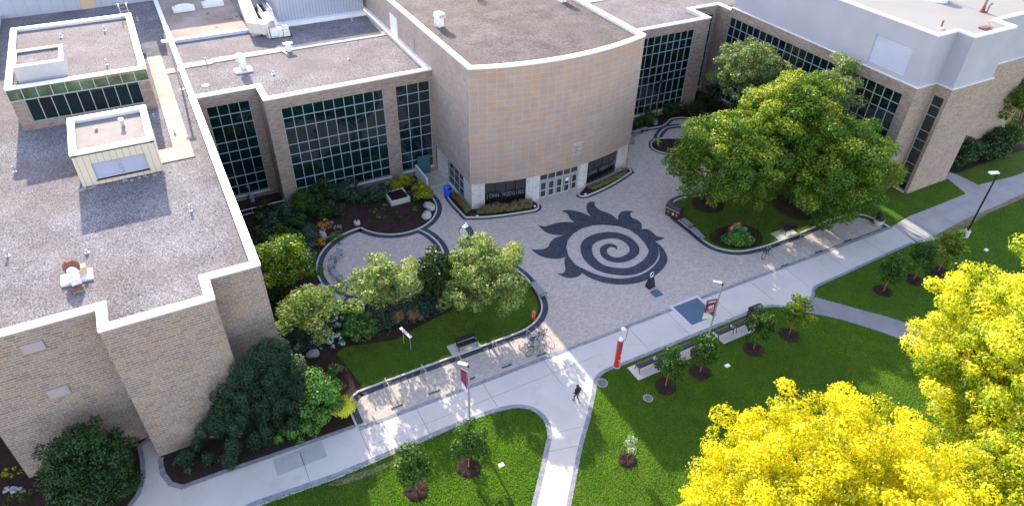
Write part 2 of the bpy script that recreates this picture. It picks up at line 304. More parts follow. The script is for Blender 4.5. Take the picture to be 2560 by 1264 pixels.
    def build(s, name, mats, parent=None, smooth=False, recalc=True, loc=None, rz=None):
        me = bpy.data.meshes.new(name); me.from_pydata(s.v, [], s.f)
        for mt in (mats if isinstance(mats, (list, tuple)) else [mats]): me.materials.append(mt)
        me.polygons.foreach_set('material_index', s.m)
        if recalc:
            bm = bmesh.new(); bm.from_mesh(me); bmesh.ops.recalc_face_normals(bm, faces=bm.faces[:]); bm.to_mesh(me); bm.free()
        uvl = me.uv_layers.new(name='UVMap'); n = len(me.loops); co = np.zeros(n*2)
        for p in me.polygons:
            if p.index in s.uv:
                for li, q in zip(p.loop_indices, s.uv[p.index]): co[2*li:2*li+2] = q
                continue
            nx, ny, nz = p.normal
            if abs(nz) > 0.7:
                for li, vi in zip(p.loop_indices, p.vertices):
                    c = me.vertices[vi].co; co[2*li] = c[0]; co[2*li+1] = c[1]
            else:
                h = math.hypot(nx, ny); tx, ty = -ny/h, nx/h
                for li, vi in zip(p.loop_indices, p.vertices):
                    c = me.vertices[vi].co; co[2*li] = c[0]*tx+c[1]*ty; co[2*li+1] = c[2]
        uvl.data.foreach_set('uv', co)
        if smooth: me.polygons.foreach_set('use_smooth', [True]*len(me.polygons))
        o = bpy.data.objects.new(name, me); COL.objects.link(o)
        if parent: o.parent = parent
        if loc: o.location = loc
        if rz is not None: o.rotation_euler = (0, 0, rz)
        return o
def children(o): return [c for c in bpy.data.objects if c.parent == o]
_kids = {}
def copy_tree(o, parent=None, loc=None, rz=None, label=None, scale=None):
    c = o.copy(); COL.objects.link(c)
    if parent: c.parent = parent
    kids = _kids.setdefault(o.name, children(o))
    for k in kids: copy_tree(k, c)
    if loc: c.location = loc
    if rz is not None: c.rotation_euler = (0, 0, rz)
    if scale: c.scale = (scale,)*3
    if label: c['label'] = label
    return c
def offset(pts, d, closed=True):
    """offset polyline to its left by d"""
    n = len(pts); out = []
    for i in range(n):
        p = Vector(pts[i]).to_2d()
        a = Vector(pts[i-1]).to_2d() if (closed or i > 0) else None
        b = Vector(pts[(i+1) % n]).to_2d() if (closed or i < n-1) else None
        ns = []
        if a is not None: t = (p-a).normalized(); ns.append(Vector((-t.y, t.x)))
        if b is not None: t = (b-p).normalized(); ns.append(Vector((-t.y, t.x)))
        if len(ns) == 2:
            m = ns[0]+ns[1]
            if m.length < 1e-4: m = ns[0].copy()
            m.normalize(); k = 1/max(0.4, m.dot(ns[0]))
            q = p+m*d*k
        else: q = p+ns[0]*d
        out.append((q.x, q.y))
    return out
def smooth(pts, n=6, closed=False):
    P = [Vector((p[0], p[1])) for p in pts]; N = len(P); out = []
    R = N if closed else N-1
    for i in range(R):
        p0 = P[i-1] if (closed or i > 0) else P[i]; p1 = P[i]; p2 = P[(i+1) % N]; p3 = P[(i+2) % N] if (closed or i+2 < N) else P[(i+1) % N]
        for k in range(n):
            t = k/n; q = 0.5*((2*p1)+(p2-p0)*t+(2*p0-5*p1+4*p2-p3)*t*t+(3*p1-p0-3*p2+p3)*t**3); out.append((q.x, q.y))
    if not closed: out.append((P[-1].x, P[-1].y))
    return out
def arc(cx, cy, r, a0, a1, n=24):
    return [(cx+r*math.cos(math.radians(a0+(a1-a0)*i/n)), cy+r*math.sin(math.radians(a0+(a1-a0)*i/n))) for i in range(n+1)]
def GP(L, z=0.0): return [G(x, y, z) for x, y in L]
def struct(o): return tag(o, kind='structure')
def text(body, size, loc, rot, mat, name, parent, extrude=0.01, align='CENTER', bold=0.0, spacing=1.0):
    c = bpy.data.curves.new(name, 'FONT'); c.body = body; c.size = size; c.extrude = extrude; c.align_x = align; c.offset = bold; c.space_character = spacing
    t = bpy.data.objects.new('tmp', c); COL.objects.link(t)
    dg = bpy.context.evaluated_depsgraph_get(); me = bpy.data.meshes.new_from_object(t.evaluated_get(dg)); bpy.data.objects.remove(t)
    me.materials.clear(); me.materials.append(mat)
    o = bpy.data.objects.new(name, me); COL.objects.link(o); o.location = loc; o.rotation_euler = rot; o.parent = parent
    return o
# walls with openings -------------------------------------------------
def wall(mb, p0, p1, z0, z1, holes=(), depth=0.22, mi=0):
    """vertical wall from p0 to p1 (outside on the right-hand side when walking p0->p1), holes (u0,u1,v0,v1) with reveals"""
    p0 = Vector((p0[0], p0[1])); p1 = Vector((p1[0], p1[1])); L = (p1-p0).length; t = (p1-p0)/L; nrm = Vector((t.y, -t.x))
    us = sorted({0.0, L, *[h[0] for h in holes], *[h[1] for h in holes]}); vs = sorted({z0, z1, *[h[2] for h in holes], *[h[3] for h in holes]})
    P = lambda u, v, d=0.0: (p0.x+t.x*u-nrm.x*d, p0.y+t.y*u-nrm.y*d, v)
    for i in range(len(us)-1):
        for j in range(len(vs)-1):
            um, vm = (us[i]+us[i+1])/2, (vs[j]+vs[j+1])/2
            if any(h[0] < um < h[1] and h[2] < vm < h[3] for h in holes): continue
            mb.add([P(us[i], vs[j]), P(us[i+1], vs[j]), P(us[i+1], vs[j+1]), P(us[i], vs[j+1])], [(0, 1, 2, 3)], mi)
    for a, b, c, d in holes:
        for q in ((a, c, b, c), (b, c, b, d), (b, d, a, d), (a, d, a, c)):
            mb.add([P(q[0], q[1]), P(q[2], q[3]), P(q[2], q[3], depth), P(q[0], q[1], depth)], [(3, 2, 1, 0)], mi)
ROWS = [1, 1, 1.6, 1, 1, 1.6, 1, 1]
def curtain(parent, p0, p1, u0, u1, v0, v1, cols, rows, depth=0.16, bar=0.052, gm=None, fm=None, sill=True, name='window', bd=0.09):
    p0 = Vector((p0[0], p0[1])); p1 = Vector((p1[0], p1[1])); t = (p1-p0).normalized(); nrm = Vector((t.y, -t.x))
    P = lambda u, v, d: Vector((p0.x+t.x*u-nrm.x*d, p0.y+t.y*u-nrm.y*d, v))
    g = M(); tot = sum(rows); uw = (u1-u0)/cols
    ve = [v1]
    for r in rows: ve.append(ve[-1]-(v1-v0)*r/tot)
    for i in range(cols):       # every pane sits at a very slightly different angle, as real glazing does
        for j in range(len(rows)):
            a = [random.uniform(-.004, .004) for _ in range(4)]
            g.add([P(u0+uw*i, ve[j+1], depth+a[0]), P(u0+uw*(i+1), ve[j+1], depth+a[1]), P(u0+uw*(i+1), ve[j], depth+a[2]), P(u0+uw*i, ve[j], depth+a[3])], [(0, 1, 2, 3)])
    go = g.build(name, gm or glass, parent, recalc=False)
    f = M(); T = Vector((t.x, t.y, 0)); NN = Vector((nrm.x, nrm.y, 0))
    for i in range(cols+1):
        u = u0+uw*i; u = min(max(u, u0+bar/2), u1-bar/2)
        f.obox(P(u, v0, depth-bd/2), T*(bar/2), NN*(bd/2), (0, 0, v1-v0))
    for v in ve:
        v = min(max(v, v0+bar/2), v1-bar/2)
        f.obox(P((u0+u1)/2, v-bar/2, depth-bd/2-0.004), T*((u1-u0)/2), NN*(bd/2-0.008), (0, 0, bar))
    f.build('frame', fm or mull, go)
    if sill:
        k = M(); k.obox(P((u0+u1)/2, v0-0.1, depth/2-0.05), T*((u1-u0)/2+0.05), NN*(depth/2+0.09), (0, 0, 0.1)); k.build('sill', whitedull, go)
    return go
def coping(mb_cop, mb_in, outline, ztop, zroof, wd=0.5, th=0.14):
    """outline counter-clockwise; white cap ring plus inner parapet face"""
    out = offset(outline, -0.05); inn = offset(outline, wd); inn2 = offset(outline, wd-0.05)
    mb_cop.ribbon(out, inn, ztop-th, ztop, closed=True)
    n = len(outline)
    mb_in.ribbon(inn2, offset(outline, wd-0.12), zroof-0.05, ztop-th-0.003, closed=True)

exec_parts = []
# ================================================================== GROUND
g = M(); X0, X1, Y0, Y1 = -700, 900, -700, 1200
g.add([(X0, Y0, 0), (X1, Y0, 0), (X1, Y1, 0), (X0, Y1, 0)], [(0, 1, 2, 3)]); struct(g.build('lawn', grass))
# plaza pavers
plaza = [(4.9, 30.35), (59.0, 30.2), (59.0, 33.5), (62.4, 38), (62.4, 62), (42, 62), (23.5, 60), (2.4, 60)]
struct(M().sheet(plaza, 0.012).build('plaza', pav))
# mulch beds on the west side
bedw = [(2.3, 62), (2.3, 35.9), (-0.7, 36), (-14.1, 36), (-40, 36), (-40, 25), G(320, 1262), G(345, 1215), G(354, 1170), G(349, 1120), G(372, 1101), (-6.6, 34.02), (-0.7, 34)]
struct(M().sheet([(-60, 60), (-60, 20), *GP([(318, 1262), (340, 1232), (352, 1190), (350, 1150), (343, 1113)]), (-7.1, 35.98), (-14.05, 35.98), (-14.05, 60)], 0.006).build('mulch_bed', mulch))
front = GP([(399, 1140), (393, 1150), (400, 1185), (420, 1212), (455, 1221)]) + [(-3.5, 30.95), (0, 30.75), (5.0, 30.6), *GP([(885, 1000), (900, 978)])]
patio_c = (12.85, 46.9); PR = 5.45; bed_c = (16.7, 53.9); BR = 4.2
kerb_front = smooth(GP([(893, 1062), (876, 1020), (879, 1000), (892, 985), (925, 970), (1145, 889), (1285, 838), (1325, 818), (1348, 795), (1357, 768), (1348, 738), (1328, 708), (1300, 680), (1255, 655), (1200, 640), (1130, 628)]), 6)
# bed polygon: from pylon along building, round bed, down the patio edge, to front kerb
arc_p = arc(*patio_c, PR, 90.6, 330, 40)          # the patio side of the garden, counter-clockwise through the west
arc_b = arc(*bed_c, BR, 25, -158.4, 32)
garden = ([(-6.6, 34.0)] + GP([(394, 1150), (401, 1185), (421, 1212), (455, 1221)]) + [(-3.5, 30.95), (0, 30.78), (5.3, 30.6)] + kerb_front + arc_p[::-1] + arc_b[::-1] + [(20.9, 56.6), (20.9, 58.98), (7.48, 58.98), (7.48, 61.98), (2.32, 61.98), (2.32, 36.0), (-0.72, 36), (-0.72, 34.0)])
struct(M().sheet(garden, 0.022).build('garden_bed', mulch))
lawnw = smooth(GP([(842, 885), (865, 868), (930, 858), (990, 848), (1040, 820), (1090, 795), (1150, 765), (1240, 742), (1305, 705)]), 5) + smooth(GP([(1318, 712), (1338, 740), (1346, 768), (1338, 792), (1316, 812), (1280, 832), (1145, 882), (925, 962), (903, 962), (880, 930), (858, 905), (842, 885)]), 5)[:-1]
struct(M().sheet(lawnw, 0.034).build('garden_lawn', grass))
# kerb + dark band helper
def edge(line, side, name='kerb', band=0.45, kw=0.13, h=0.12, closed=False):
    """pale kerb inside and a dark band of pavers outside; side=+1: bed lies to the left of the line"""
    a = offset(line, 0.0, closed); b = offset(line, side*kw, closed); c = offset(line, -side*band, closed)
    struct(M().ribbon(a, b, 0.0, h, closed=closed).build('kerb', kerbm))
    struct(M().ribbon(c, a, 0.026, 0.026, closed=closed).build('dark_paver_band', darkpav, recalc=False))
edge(kerb_front, 1)
edge(smooth(arc_p, 1), -1)
edge(smooth(arc_b[::-1], 1), 1)
# double band east of the patio
pe = arc(*patio_c, PR+0.12, -28, 31.5, 20)
M1 = M().ribbon(offset(pe, -0.55, False), offset(pe, 0.5, False), 0.0265, 0.0265); struct(M1.build('dark_paver_band', darkpav, recalc=False))
struct(M().ribbon(offset(pe, -0.09, False), offset(pe, 0.09, False), 0.031, 0.031).build('pale_paver_band', kerbm, recalc=False))
# island bed / lawn on the east side
isl_w = smooth(GP([(1800, 477), (1745, 489), (1705, 495), (1683, 505), (1675, 522), (1688, 545), (1725, 575), (1765, 608), (1800, 624), (1845, 630), (1895, 622), (1950, 604), (2010, 581), (2080, 550), (2130, 539), (2160, 540), (2185, 550), (2222, 569)]), 6)
isl = isl_w + [(59.2, 30.3), (71.0, 30.4), (72.0, 33.2), (65.25, 33.18), (62.38, 34.8), (62.38, 43.5), (50, 44.5)]
struct(M().sheet(isl, 0.03).build('island_lawn', grass))
edge(isl_w, 1)
struct(M().sheet(smooth(GP([(1772, 598), (1790, 575), (1815, 566), (1850, 562), (1885, 570), (1905, 590), (1900, 612), (1860, 621), (1810, 618)]), 4, True), 0.042).build('mulch_bed', mulch))
for c, r in (((45.2, 41.0), 1.7), ((53.0, 36.6), 2.4), ((57.3, 39.5), 2.6)):
    struct(M().sheet(arc(c[0], c[1], r, 0, 350, 22), 0.038).build('mulch_bed', mulch))
# courtyard garden in the corner behind
cg = [(46.5, 58.95)] + smooth(GP([(1588, 332), (1610, 322), (1648, 318), (1672, 300)]), 5) + [(56.5, 58.9), (58.4, 62.2), (62.3, 62.2), (62.3, 47), (57.5, 46.5), (57.0, 52.0), (54.6, 57.6)]
cgl = smooth([(44.2, 57.0), (46.5, 56.9), (49.5, 56.6), (51.6, 56.4), (54.0, 57.4), (56.2, 56.2), (57.6, 53.0), (57.8, 48), (59.5, 44.6), (62.3, 43.4)], 5)
struct(M().sheet([(42.2, 57.2)] + cgl + [(62.38, 62.28), (58.42, 62.28), (58.4, 58.98), (42.2, 58.98)], 0.024).build('mulch_bed', mulch))
edge(cgl, 1, band=0.35)
pr2 = smooth(GP([(1700, 315), (1665, 320), (1646, 340), (1645, 362)]), 6)
struct(M().ribbon(offset(pr2, -0.5, False), offset(pr2, 0.5, False), 0.027, 0.027).build('dark_paver_band', darkpav, recalc=False))
struct(M().ribbon(offset(pr2, -0.1, False), offset(pr2, 0.1, False), 0.031, 0.031).build('pale_paver_band', kerbm, recalc=False))
ov = smooth(GP([(1632, 352), (1626, 362), (1632, 374), (1655, 383), (1690, 388), (1720, 380), (1720, 350), (1690, 346), (1655, 346)]), 5, True)
edge(ov, 1 if True else -1, band=0.2, closed=True)
struct(M().sheet(offset(ov, 0.16), 0.03).build('mulch_bed', mulch))
# planters along the curved hall
pl1 = smooth(GP([(1116, 487), (1122, 500), (1140, 522)]), 4)[:-1] + GP([(1163, 546)]) + smooth(GP([(1166, 546), (1210, 545), (1260, 540), (1300, 534), (1335, 528), (1347, 521), (1346, 512)]), 5)
struct(M().sheet(pl1 + [(29.6, 49.5), (24.5, 50.3), (23.3, 50.7), (23.3, 54.3)], 0.034).build('planting_strip', mulch))
edge(pl1, 1, band=0.26, kw=0.12, h=0.16)
pl2 = smooth(GP([(1446, 487), (1450, 492), (1465, 492), (1500, 478), (1540, 457), (1580, 431)]), 5) + GP([(1572, 420)])
struct(M().sheet(pl2 + [(42.0, 50.4), (38.5, 49.5), (36.0, 49.2)], 0.034).build('planting_strip', mulch))
edge(pl2, 1, band=0.26, kw=0.12, h=0.16)
# concrete path ------------------------------------------------------
yT, yB = 30.28, 26.85
br_l = smooth(GP([(1180, 1050), (1240, 1030), (1290, 1020), (1330, 1026), (1358, 1050), (1368, 1085), (1362, 1115), (1348, 1180), (1328, 1264), (1300, 1400)]), 5)
br_r = smooth(GP([(1560, 912), (1515, 930), (1495, 950), (1489, 985), (1475, 1050), (1456, 1120), (1428, 1264), (1405, 1400)]), 5)
ent_l = GP([(318, 1264), (340, 1234), (352, 1192), (350, 1152), (343, 1115)])
ent_r = GP([(398, 1142), (394, 1152), (401, 1187), (421, 1214), (455, 1223)])
path = [(-30, 22)] + ent_l + [(-7.2, 35.95), (-6.75, 35.95)] + ent_r + [(-3.5, 30.8), (0, 30.62), (5.4, 30.5), (5.4, yT), (59.0, 29.9), (58.6, 27.0)] + smooth(GP([(2285, 608), (2200, 646), (2120, 683), (2055, 712), (2038, 724), (2036, 740), (2018, 768)]), 5) + smooth(GP([(1998, 776), (1960, 769), (1925, 768), (1885, 777)]), 4) + [(37, yB)] + br_r + br_l[::-1] + [(3, 27.2), (-2, 27.5), (-8, 27.0), (-16, 24.0), (-20, 18)]
struct(M().sheet(path, 0.02).build('concrete_path', concrete))
# joints and grey bands
j = M()
for x in (1.4, 5.4, 9.5, 14.6, 19.7, 27.5, 31.4, 36.0, 40.4, 44.5, 49.5, 54.5): j.box(x-0.02, yB+0.3, 0.0205, x+0.02, yT-0.05, 0.0235)
j.box(5.5, 28.6, 0.0205, 24, 28.63, 0.0232)
for (pa, pb) in (((1374, 1085), (1468, 1063)), ((1362, 1130), (1452, 1112)), ((1350, 1190), (1438, 1175))):
    a_, b_ = G(*pa), G(*pb); j.obox(((a_[0]+b_[0])/2, (a_[1]+b_[1])/2, 0.0205), ((b_[0]-a_[0])/2, (b_[1]-a_[1])/2, 0), (0, 0.015, 0), (0, 0, 0.003))
struct(j.build('path_joint', flat('joint_filler', (0.22, 0.21, 0.20), 0.9)))
b = M()
lowb = [(-16, 24.2), (-8, 27.2), (-2, 27.65), (3, 27.3)] + br_l
b.ribbon(lowb, offset(lowb, 0.34, False), 0.0245, 0.0245)
rb_ = br_r[::-1] + [(27, yB), (37.3, yB)] + smooth(GP([(1885, 777), (1925, 768), (1960, 769), (1998, 776)]), 4)
b.ribbon(rb_, offset(rb_, 0.3, False), 0.0245, 0.0245)
rb2 = smooth(GP([(2018, 768), (2036, 740), (2038, 724), (2055, 712), (2120, 683), (2200, 646), (2285, 608)]), 5)
b.ribbon(rb2, offset(rb2, 0.26, False), 0.0245, 0.0245)
up = [(5.4, 30.1), (24, 30.0), (32.3, 30.0)]
b.ribbon(up, offset(up, 0.32, False), 0.0285, 0.0285)
up = [(34.4, 30.0), (40.0, 29.95), (58.7, 29.7)]
b.ribbon(up, offset(up, 0.34, False), 0.0285, 0.0285)
ew = [(-7.2, 35.9)] + ent_l[::-1]; b.ribbon(ew, offset(ew, 0.3, False), 0.0245, 0.0245)
ew = ent_r + [(-3.5, 30.8), (0, 30.62), (5.2, 30.45)]; b.ribbon(ew, offset(ew, 0.32, False), 0.0255, 0.0255)
struct(b.build('grey_paver_band', greypav, recalc=False))
struct(M().box(-0.3, 29.1, 0.0205, 2.9, 30.45, 0.0235).build('dark_path_slab', flat('grey_slab', (0.36, 0.345, 0.335), 0.85, var=0.08)))
# asphalt path to the south-east, sidewalk to the east
struct(M().sheet(smooth(GP([(2038, 742), (2120, 765), (2220, 792), (2300, 820), (2420, 870), (2700, 990)]), 4) + smooth(GP([(2700, 1060), (2400, 925), (2280, 860), (2180, 822), (2080, 793), (2000, 778)]), 4), 0.014).build('asphalt_path', asphalt))
struct(M().sheet([(58.9, 30.0), *GP([(2235, 563), (2290, 530), (2350, 505), (2410, 484)]), *GP([(2365, 455), (2358, 445), (2375, 430), (2400, 440), (2445, 462)]), (79, 30.3), (120, 30.6), (120, 27.6), (77, 27.2), *GP([(2500, 515), (2440, 545), (2380, 575), (2335, 600)]), (58.8, 27.0)], 0.015).build('sidewalk', oldconc))
j = M()
for x in (61.5, 64.8, 68.2, 72, 76, 80): j.box(x-0.03, 27.5, 0.0155, x+0.03, 30.2, 0.0185)
struct(j.build('sidewalk_joint', asphalt))
struct(M().sheet(smooth(GP([(2340, 590), (2380, 565), (2425, 542), (2490, 515), (2560, 484), (2560, 494), (2480, 530), (2420, 565), (2360, 598)]), 4, True), 0.019).build('worn_soil_strip', soil))
struct(M().sheet(smooth(GP([(820, 1210), (880, 1185), (960, 1158), (1010, 1140), (1000, 1150), (940, 1180), (860, 1210)]), 4, True), 0.010).build('worn_soil_strip', soil))
struct(M().sheet([(72.2, 33.6), (100, 33.2), (130, 40), (130, 80), (72.2, 80)], 0.01).build('mulch_bed', mulch))
# bench pads
struct(M().box(24.9, 25.15, 0.0, 31.0, 26.55, 0.03).build('bench_pad', concrete))
struct(M().box(33.1, 25.15, 0.0, 38.3, 26.55, 0.03).build('bench_pad', concrete))
bp = G(1165, 868); struct(M().box(bp[0]-1.3, bp[1]-0.55, 0.0, bp[0]+1.1, bp[1]+0.75, 0.05).build('bench_pad', concrete))
bp = G(1968, 588); struct(M().box(bp[0]-1.3, bp[1]-0.45, 0.0, bp[0]+1.1, bp[1]+0.9, 0.05).build('bench_pad', concrete))
# blue grate hatch in the path
hx = GP([(1690, 768), (1738, 752), (1783, 788), (1735, 806)])
hc = empty('floor_hatch', (sum(p[0] for p in hx)/4, sum(p[1] for p in hx)/4, 0), label='large blue-grey square hatch in a pale frame set into the concrete path', cat='hatch')
M().box(-1.55, -1.45, 0.02, 1.55, 1.45, 0.045).build('frame', concrete, hc)
M().box(-1.28, -1.2, 0.046, 1.28, 1.2, 0.056).build('cover', bluepl, hc)
p = G(1641, 733); tag(M().box(-0.42, -0.42, 0.012, 0.42, 0.42, 0.03).build('floor_plate', bluepl, loc=(p[0], p[1], 0)), 'small blue square plate in the pavers beside the ring sculpture', 'floor plate')
for (x, y, r, mt, lb) in ((1505, 957, 0.42, rust, 'reddish round manhole cover in the grass beside the path corner'), (1620, 995, 0.36, steel, 'grey round manhole cover alone in the shaded lawn')):
    p = G(x, y); mc = empty('manhole_cover', (*p, 0), label=lb, cat='manhole cover'); M().lathe([(r, 0.0), (r, 0.03), (r-0.03, 0.04)], n=28).build('rim', oldconc, mc); M().lathe([(r-0.07, 0.041), (r-0.08, 0.05)], n=28).build('lid', flat('worn_iron', (0.132, 0.110, 0.116), 0.8, var=0.2), mc)
for x, y, lb in ((1818, 914, 'white square box lid in the shaded lawn left of the yellow tree'), (1253, 1162, 'white box lid in the sunny grass right of the young tree'), (2465, 625, 'white box lid in the grass below the tall black lamp')):
    p = G(x, y); tag(M().box(-0.2, -0.15, 0, 0.2, 0.15, 0.08, taper=0.02).build('valve_box', whitep, loc=(*p, 0)), lb, 'valve box')
GRASS_AREAS = [
    ([(-30, 5)] + [(-16, 24.2), (-8, 27.2), (-2, 27.65), (3, 27.3)] + br_l + [(13, 5)], [(-6, 11, 17.5, 27.6)], 420, 'near left lawn'),
    (br_r[::-1] + [(27, yB), (37.2, yB)] + smooth(GP([(1885, 777), (1925, 768), (1960, 769), (2000, 778)]), 4) + GP([(2080, 793), (2180, 822), (2280, 860), (2400, 925), (2600, 1010)]) + [(50, 5), (12, 5)], [(14.5, 11, 50, 27)], 330, 'middle lawn'),
    (rb2 + [(66, 27.1), (80, 27.2), (80, 12)] + GP([(2500, 905), (2420, 870), (2300, 820), (2220, 792), (2120, 765), (2038, 742)]), [(40, 15, 76, 27.2)], 230, 'far lawn'),
    (lawnw, [(6, 31.5, 24, 40)], 380, 'garden lawn'),
    (isl, [(41, 30.4, 71.5, 44)], 180, 'island lawn')]

# ------------------------------------------------------------------ flame and spiral motif in dark pavers
def Z7(L): return [G(1040+x/2.873, 400+y/2.873) for x, y in L]
mot = M()
def add_poly(L, z, n=4, sm=True):
    q = Z7(L); mot.sheet(smooth(q, n, True) if sm else q, z)
crescent_in = Z7([(1205, 792), (1140, 745), (1095, 690), (1080, 630), (1090, 578), (1130, 530), (1190, 492), (1270, 470), (1350, 466), (1450, 475), (1530, 500), (1595, 545), (1645, 600), (1675, 655)])
def run(L, n=5): return smooth(Z7(L), n)
outer = (run([(1200, 806), (1165, 835), (1120, 847), (1070, 842), (1014, 815)]) + run([(1014, 815), (1055, 812), (1073, 785), (1066, 735), (1070, 705), (1082, 696)])
  + run([(1082, 696), (1020, 709), (950, 705), (880, 683), (828, 641)]) + run([(828, 641), (890, 643), (945, 627), (965, 590), (1005, 558), (1062, 541)])
  + run([(1062, 541), (1000, 538), (930, 518), (875, 466)]) + run([(875, 466), (925, 477), (1000, 455), (1065, 446), (1138, 449)])
  + run([(1138, 449), (1105, 420), (1088, 388), (1042, 366)]) + run([(1042, 366), (1110, 361), (1185, 377), (1257, 406)])
  + run([(1257, 406), (1228, 368), (1226, 325), (1250, 302), (1285, 301)]) + run([(1285, 301), (1288, 332), (1325, 362), (1400, 392), (1450, 432)])
  + run([(1450, 432), (1456, 392), (1485, 370), (1520, 366), (1566, 371)]) + run([(1566, 371), (1540, 385), (1548, 412), (1590, 432), (1618, 455), (1622, 478), (1618, 496)])
  + run([(1618, 496), (1665, 498), (1698, 520), (1730, 547), (1790, 558)]) + run([(1790, 558), (1760, 574), (1725, 583), (1706, 590)]) + run([(1706, 590), (1728, 625), (1736, 662)]))
q = []
for p in crescent_in[::-1]: q.append(p)
mot.sheet(q[::-1][::-1] + outer, 0.030) if False else mot.sheet(outer + crescent_in[::-1], 0.030)
def band(L, z):
    pts = smooth(Z7([(a, b_) for a, b_, _ in L]), 8); ws = smooth([(w_, 0) for _, _, w_ in L], 8)
    A = []; B = []
    for i, p in enumerate(pts):
        a = Vector(pts[max(i-1, 0)]); c = Vector(pts[min(i+1, len(pts)-1)]); t = (c-a).normalized(); nn = Vector((-t.y, t.x)); h = max(ws[i][0], 0.01)
        A.append((p[0]+nn.x*h, p[1]+nn.y*h)); B.append((p[0]-nn.x*h, p[1]-nn.y*h))
    mot.ribbon(A, B, z, z)
band([(1445, 645, 0.02), (1428, 622, 0.18), (1392, 613, 0.26), (1352, 632, 0.32), (1348, 668, 0.33), (1385, 705, 0.36), (1455, 719, 0.38), (1520, 702, 0.40), (1566, 665, 0.43), (1560, 615, 0.46), (1500, 563, 0.48), (1415, 540, 0.5), (1310, 553, 0.52), (1240, 590, 0.53), (1223, 640, 0.53), (1245, 705, 0.52), (1320, 770, 0.5), (1440, 800, 0.5), (1560, 795, 0.5), (1655, 745, 0.5), (1703, 680, 0.47), (1700, 620, 0.47), (1668, 570, 0.5)], 0.034)
band([(1185, 775, 0.06), (1220, 808, 0.30), (1300, 845, 0.38), (1400, 868, 0.4), (1500, 872, 0.4), (1600, 855, 0.4), (1690, 815, 0.4), (1755, 755, 0.4), (1777, 705, 0.36), (1765, 650, 0.24), (1742, 612, 0.12), (1718, 590, 0.02)], 0.034)
struct(mot.build('dark_paver_motif', darkpav, recalc=False))

# ================================================================== WEST BUILDING
wb = empty('academic_building', (0, 0, 0), label='long flat-roofed stone building with gravel roof and tall grid windows left of the curved hall', cat='building')
ZT, ZR = 11.3, 10.85
WO = [(-14, 36), (-6.7, 36), (-6.7, 34), (-0.7, 34), (-0.7, 36), (2.3, 36), (2.3, 62), (7.5, 62), (7.5, 59), (23.4, 59), (23.4, 130), (-14, 130)]
mb = M()
holes = {5: [], 6: [(0.6, 4.35, 0.62, 10.15)], 8: [(1.3, 10.85, 0.62, 10.15), (12.1, 15.6, 0.62, 10.15), (13.55, 15.1, 0.0, 0.02)]}
holes[8] = [(1.3, 10.85, 0.62, 10.15), (12.1, 15.6, 2.3, 10.15)] if False else [(1.3, 10.85, 0.62, 10.15), (12.1, 15.6, 0.72, 10.15)]
for i in range(len(WO)):
    a, b_ = WO[i], WO[(i+1) % len(WO)]
    if i in (9, 10): continue
    wall(mb, a, b_, 0.0 if i < 9 else 0, ZT-0.16, holes.get(i, ()), mi=1 if i in (6, 7, 8, 5) else 0)
mb.build('wall', [stone, tanstone], wb)
M().sheet(offset(WO, 0.3), ZR).build('roof', gravel, wb)
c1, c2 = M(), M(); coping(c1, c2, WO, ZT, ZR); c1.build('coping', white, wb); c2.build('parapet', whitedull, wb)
curtain(wb, (2.3, 62), (7.5, 62), 0.6, 4.35, 0.62, 10.15, 4, ROWS)
curtain(wb, (7.5, 59), (23.4, 59), 1.3, 10.85, 0.62, 10.15, 10, ROWS)
curtain(wb, (7.5, 59), (23.4, 59), 12.1, 15.6, 0.72, 10.15, 3, ROWS)
q = M(); WW = [(-45, 44), (-14.05, 44), (-14.05, 92), (-45, 92)]  # unseen wing, added to keep the sun off the lower-left bed
for i in (0, 2, 3): wall(q, WW[i], WW[(i+1) % 4], 0, 11.0)
ww_ = q.build('shade_wing_wall', stone, wb); M().sheet(WW, 10.95).build('shade_wing_roof', gravel, ww_)
# vents in the south wall
for zz in (9.9, 6.2):
    v = M().box(-10.85, 35.9, zz-0.33, -9.75, 35.99, zz+0.33).build('wall_vent', flat('pinkish_vent', (0.36, 0.30, 0.28), 0.6), wb)
    s_ = M()
    for k in range(6): s_.box(-10.75, 35.87, zz-0.24+k*0.09, -9.85, 35.898, zz-0.20+k*0.09)
    s_.build('slat', flat('vent_slat', (0.42, 0.39, 0.40), 0.6), v)
# roof penthouse with clerestory
ph = M(); PO = [(-10.85, 62.3), (-0.8, 62.3), (-0.8, 76.9), (-10.85, 76.9)]
for i in range(4): wall(ph, PO[i], PO[(i+1) % 4], ZR, 14.35, [(0.9, 9.2, 11.45, 13.45)] if i == 0 else (), mi=0)
pho = ph.build('penthouse', tanstone, wb)
curtain(pho, PO[0], PO[1], 0.9, 9.2, 11.45, 13.45, 9, [1], bar=0.06, sill=False)
M().box(-10.9, 62.24, 13.5, -0.75, 62.297, 14.3).build('window_band', greenglass, pho)
fr = M()
for k in range(11): fr.box(-10.9+k*1.01, 62.2, 13.45, -10.84+k*1.01, 62.239, 14.3)
fr.box(-10.9, 62.19, 13.4, -0.75, 62.236, 13.48); fr.build('band_frame', mull, pho)
M().sheet(offset(PO, 0.3), 14.2).build('penthouse_roof', gravel, pho)
c1, c2 = M(), M(); coping(c1, c2, PO, 14.5, 14.2, 0.45); c1.build('penthouse_coping', white, pho); c2.build('parapet', whitedull, pho)
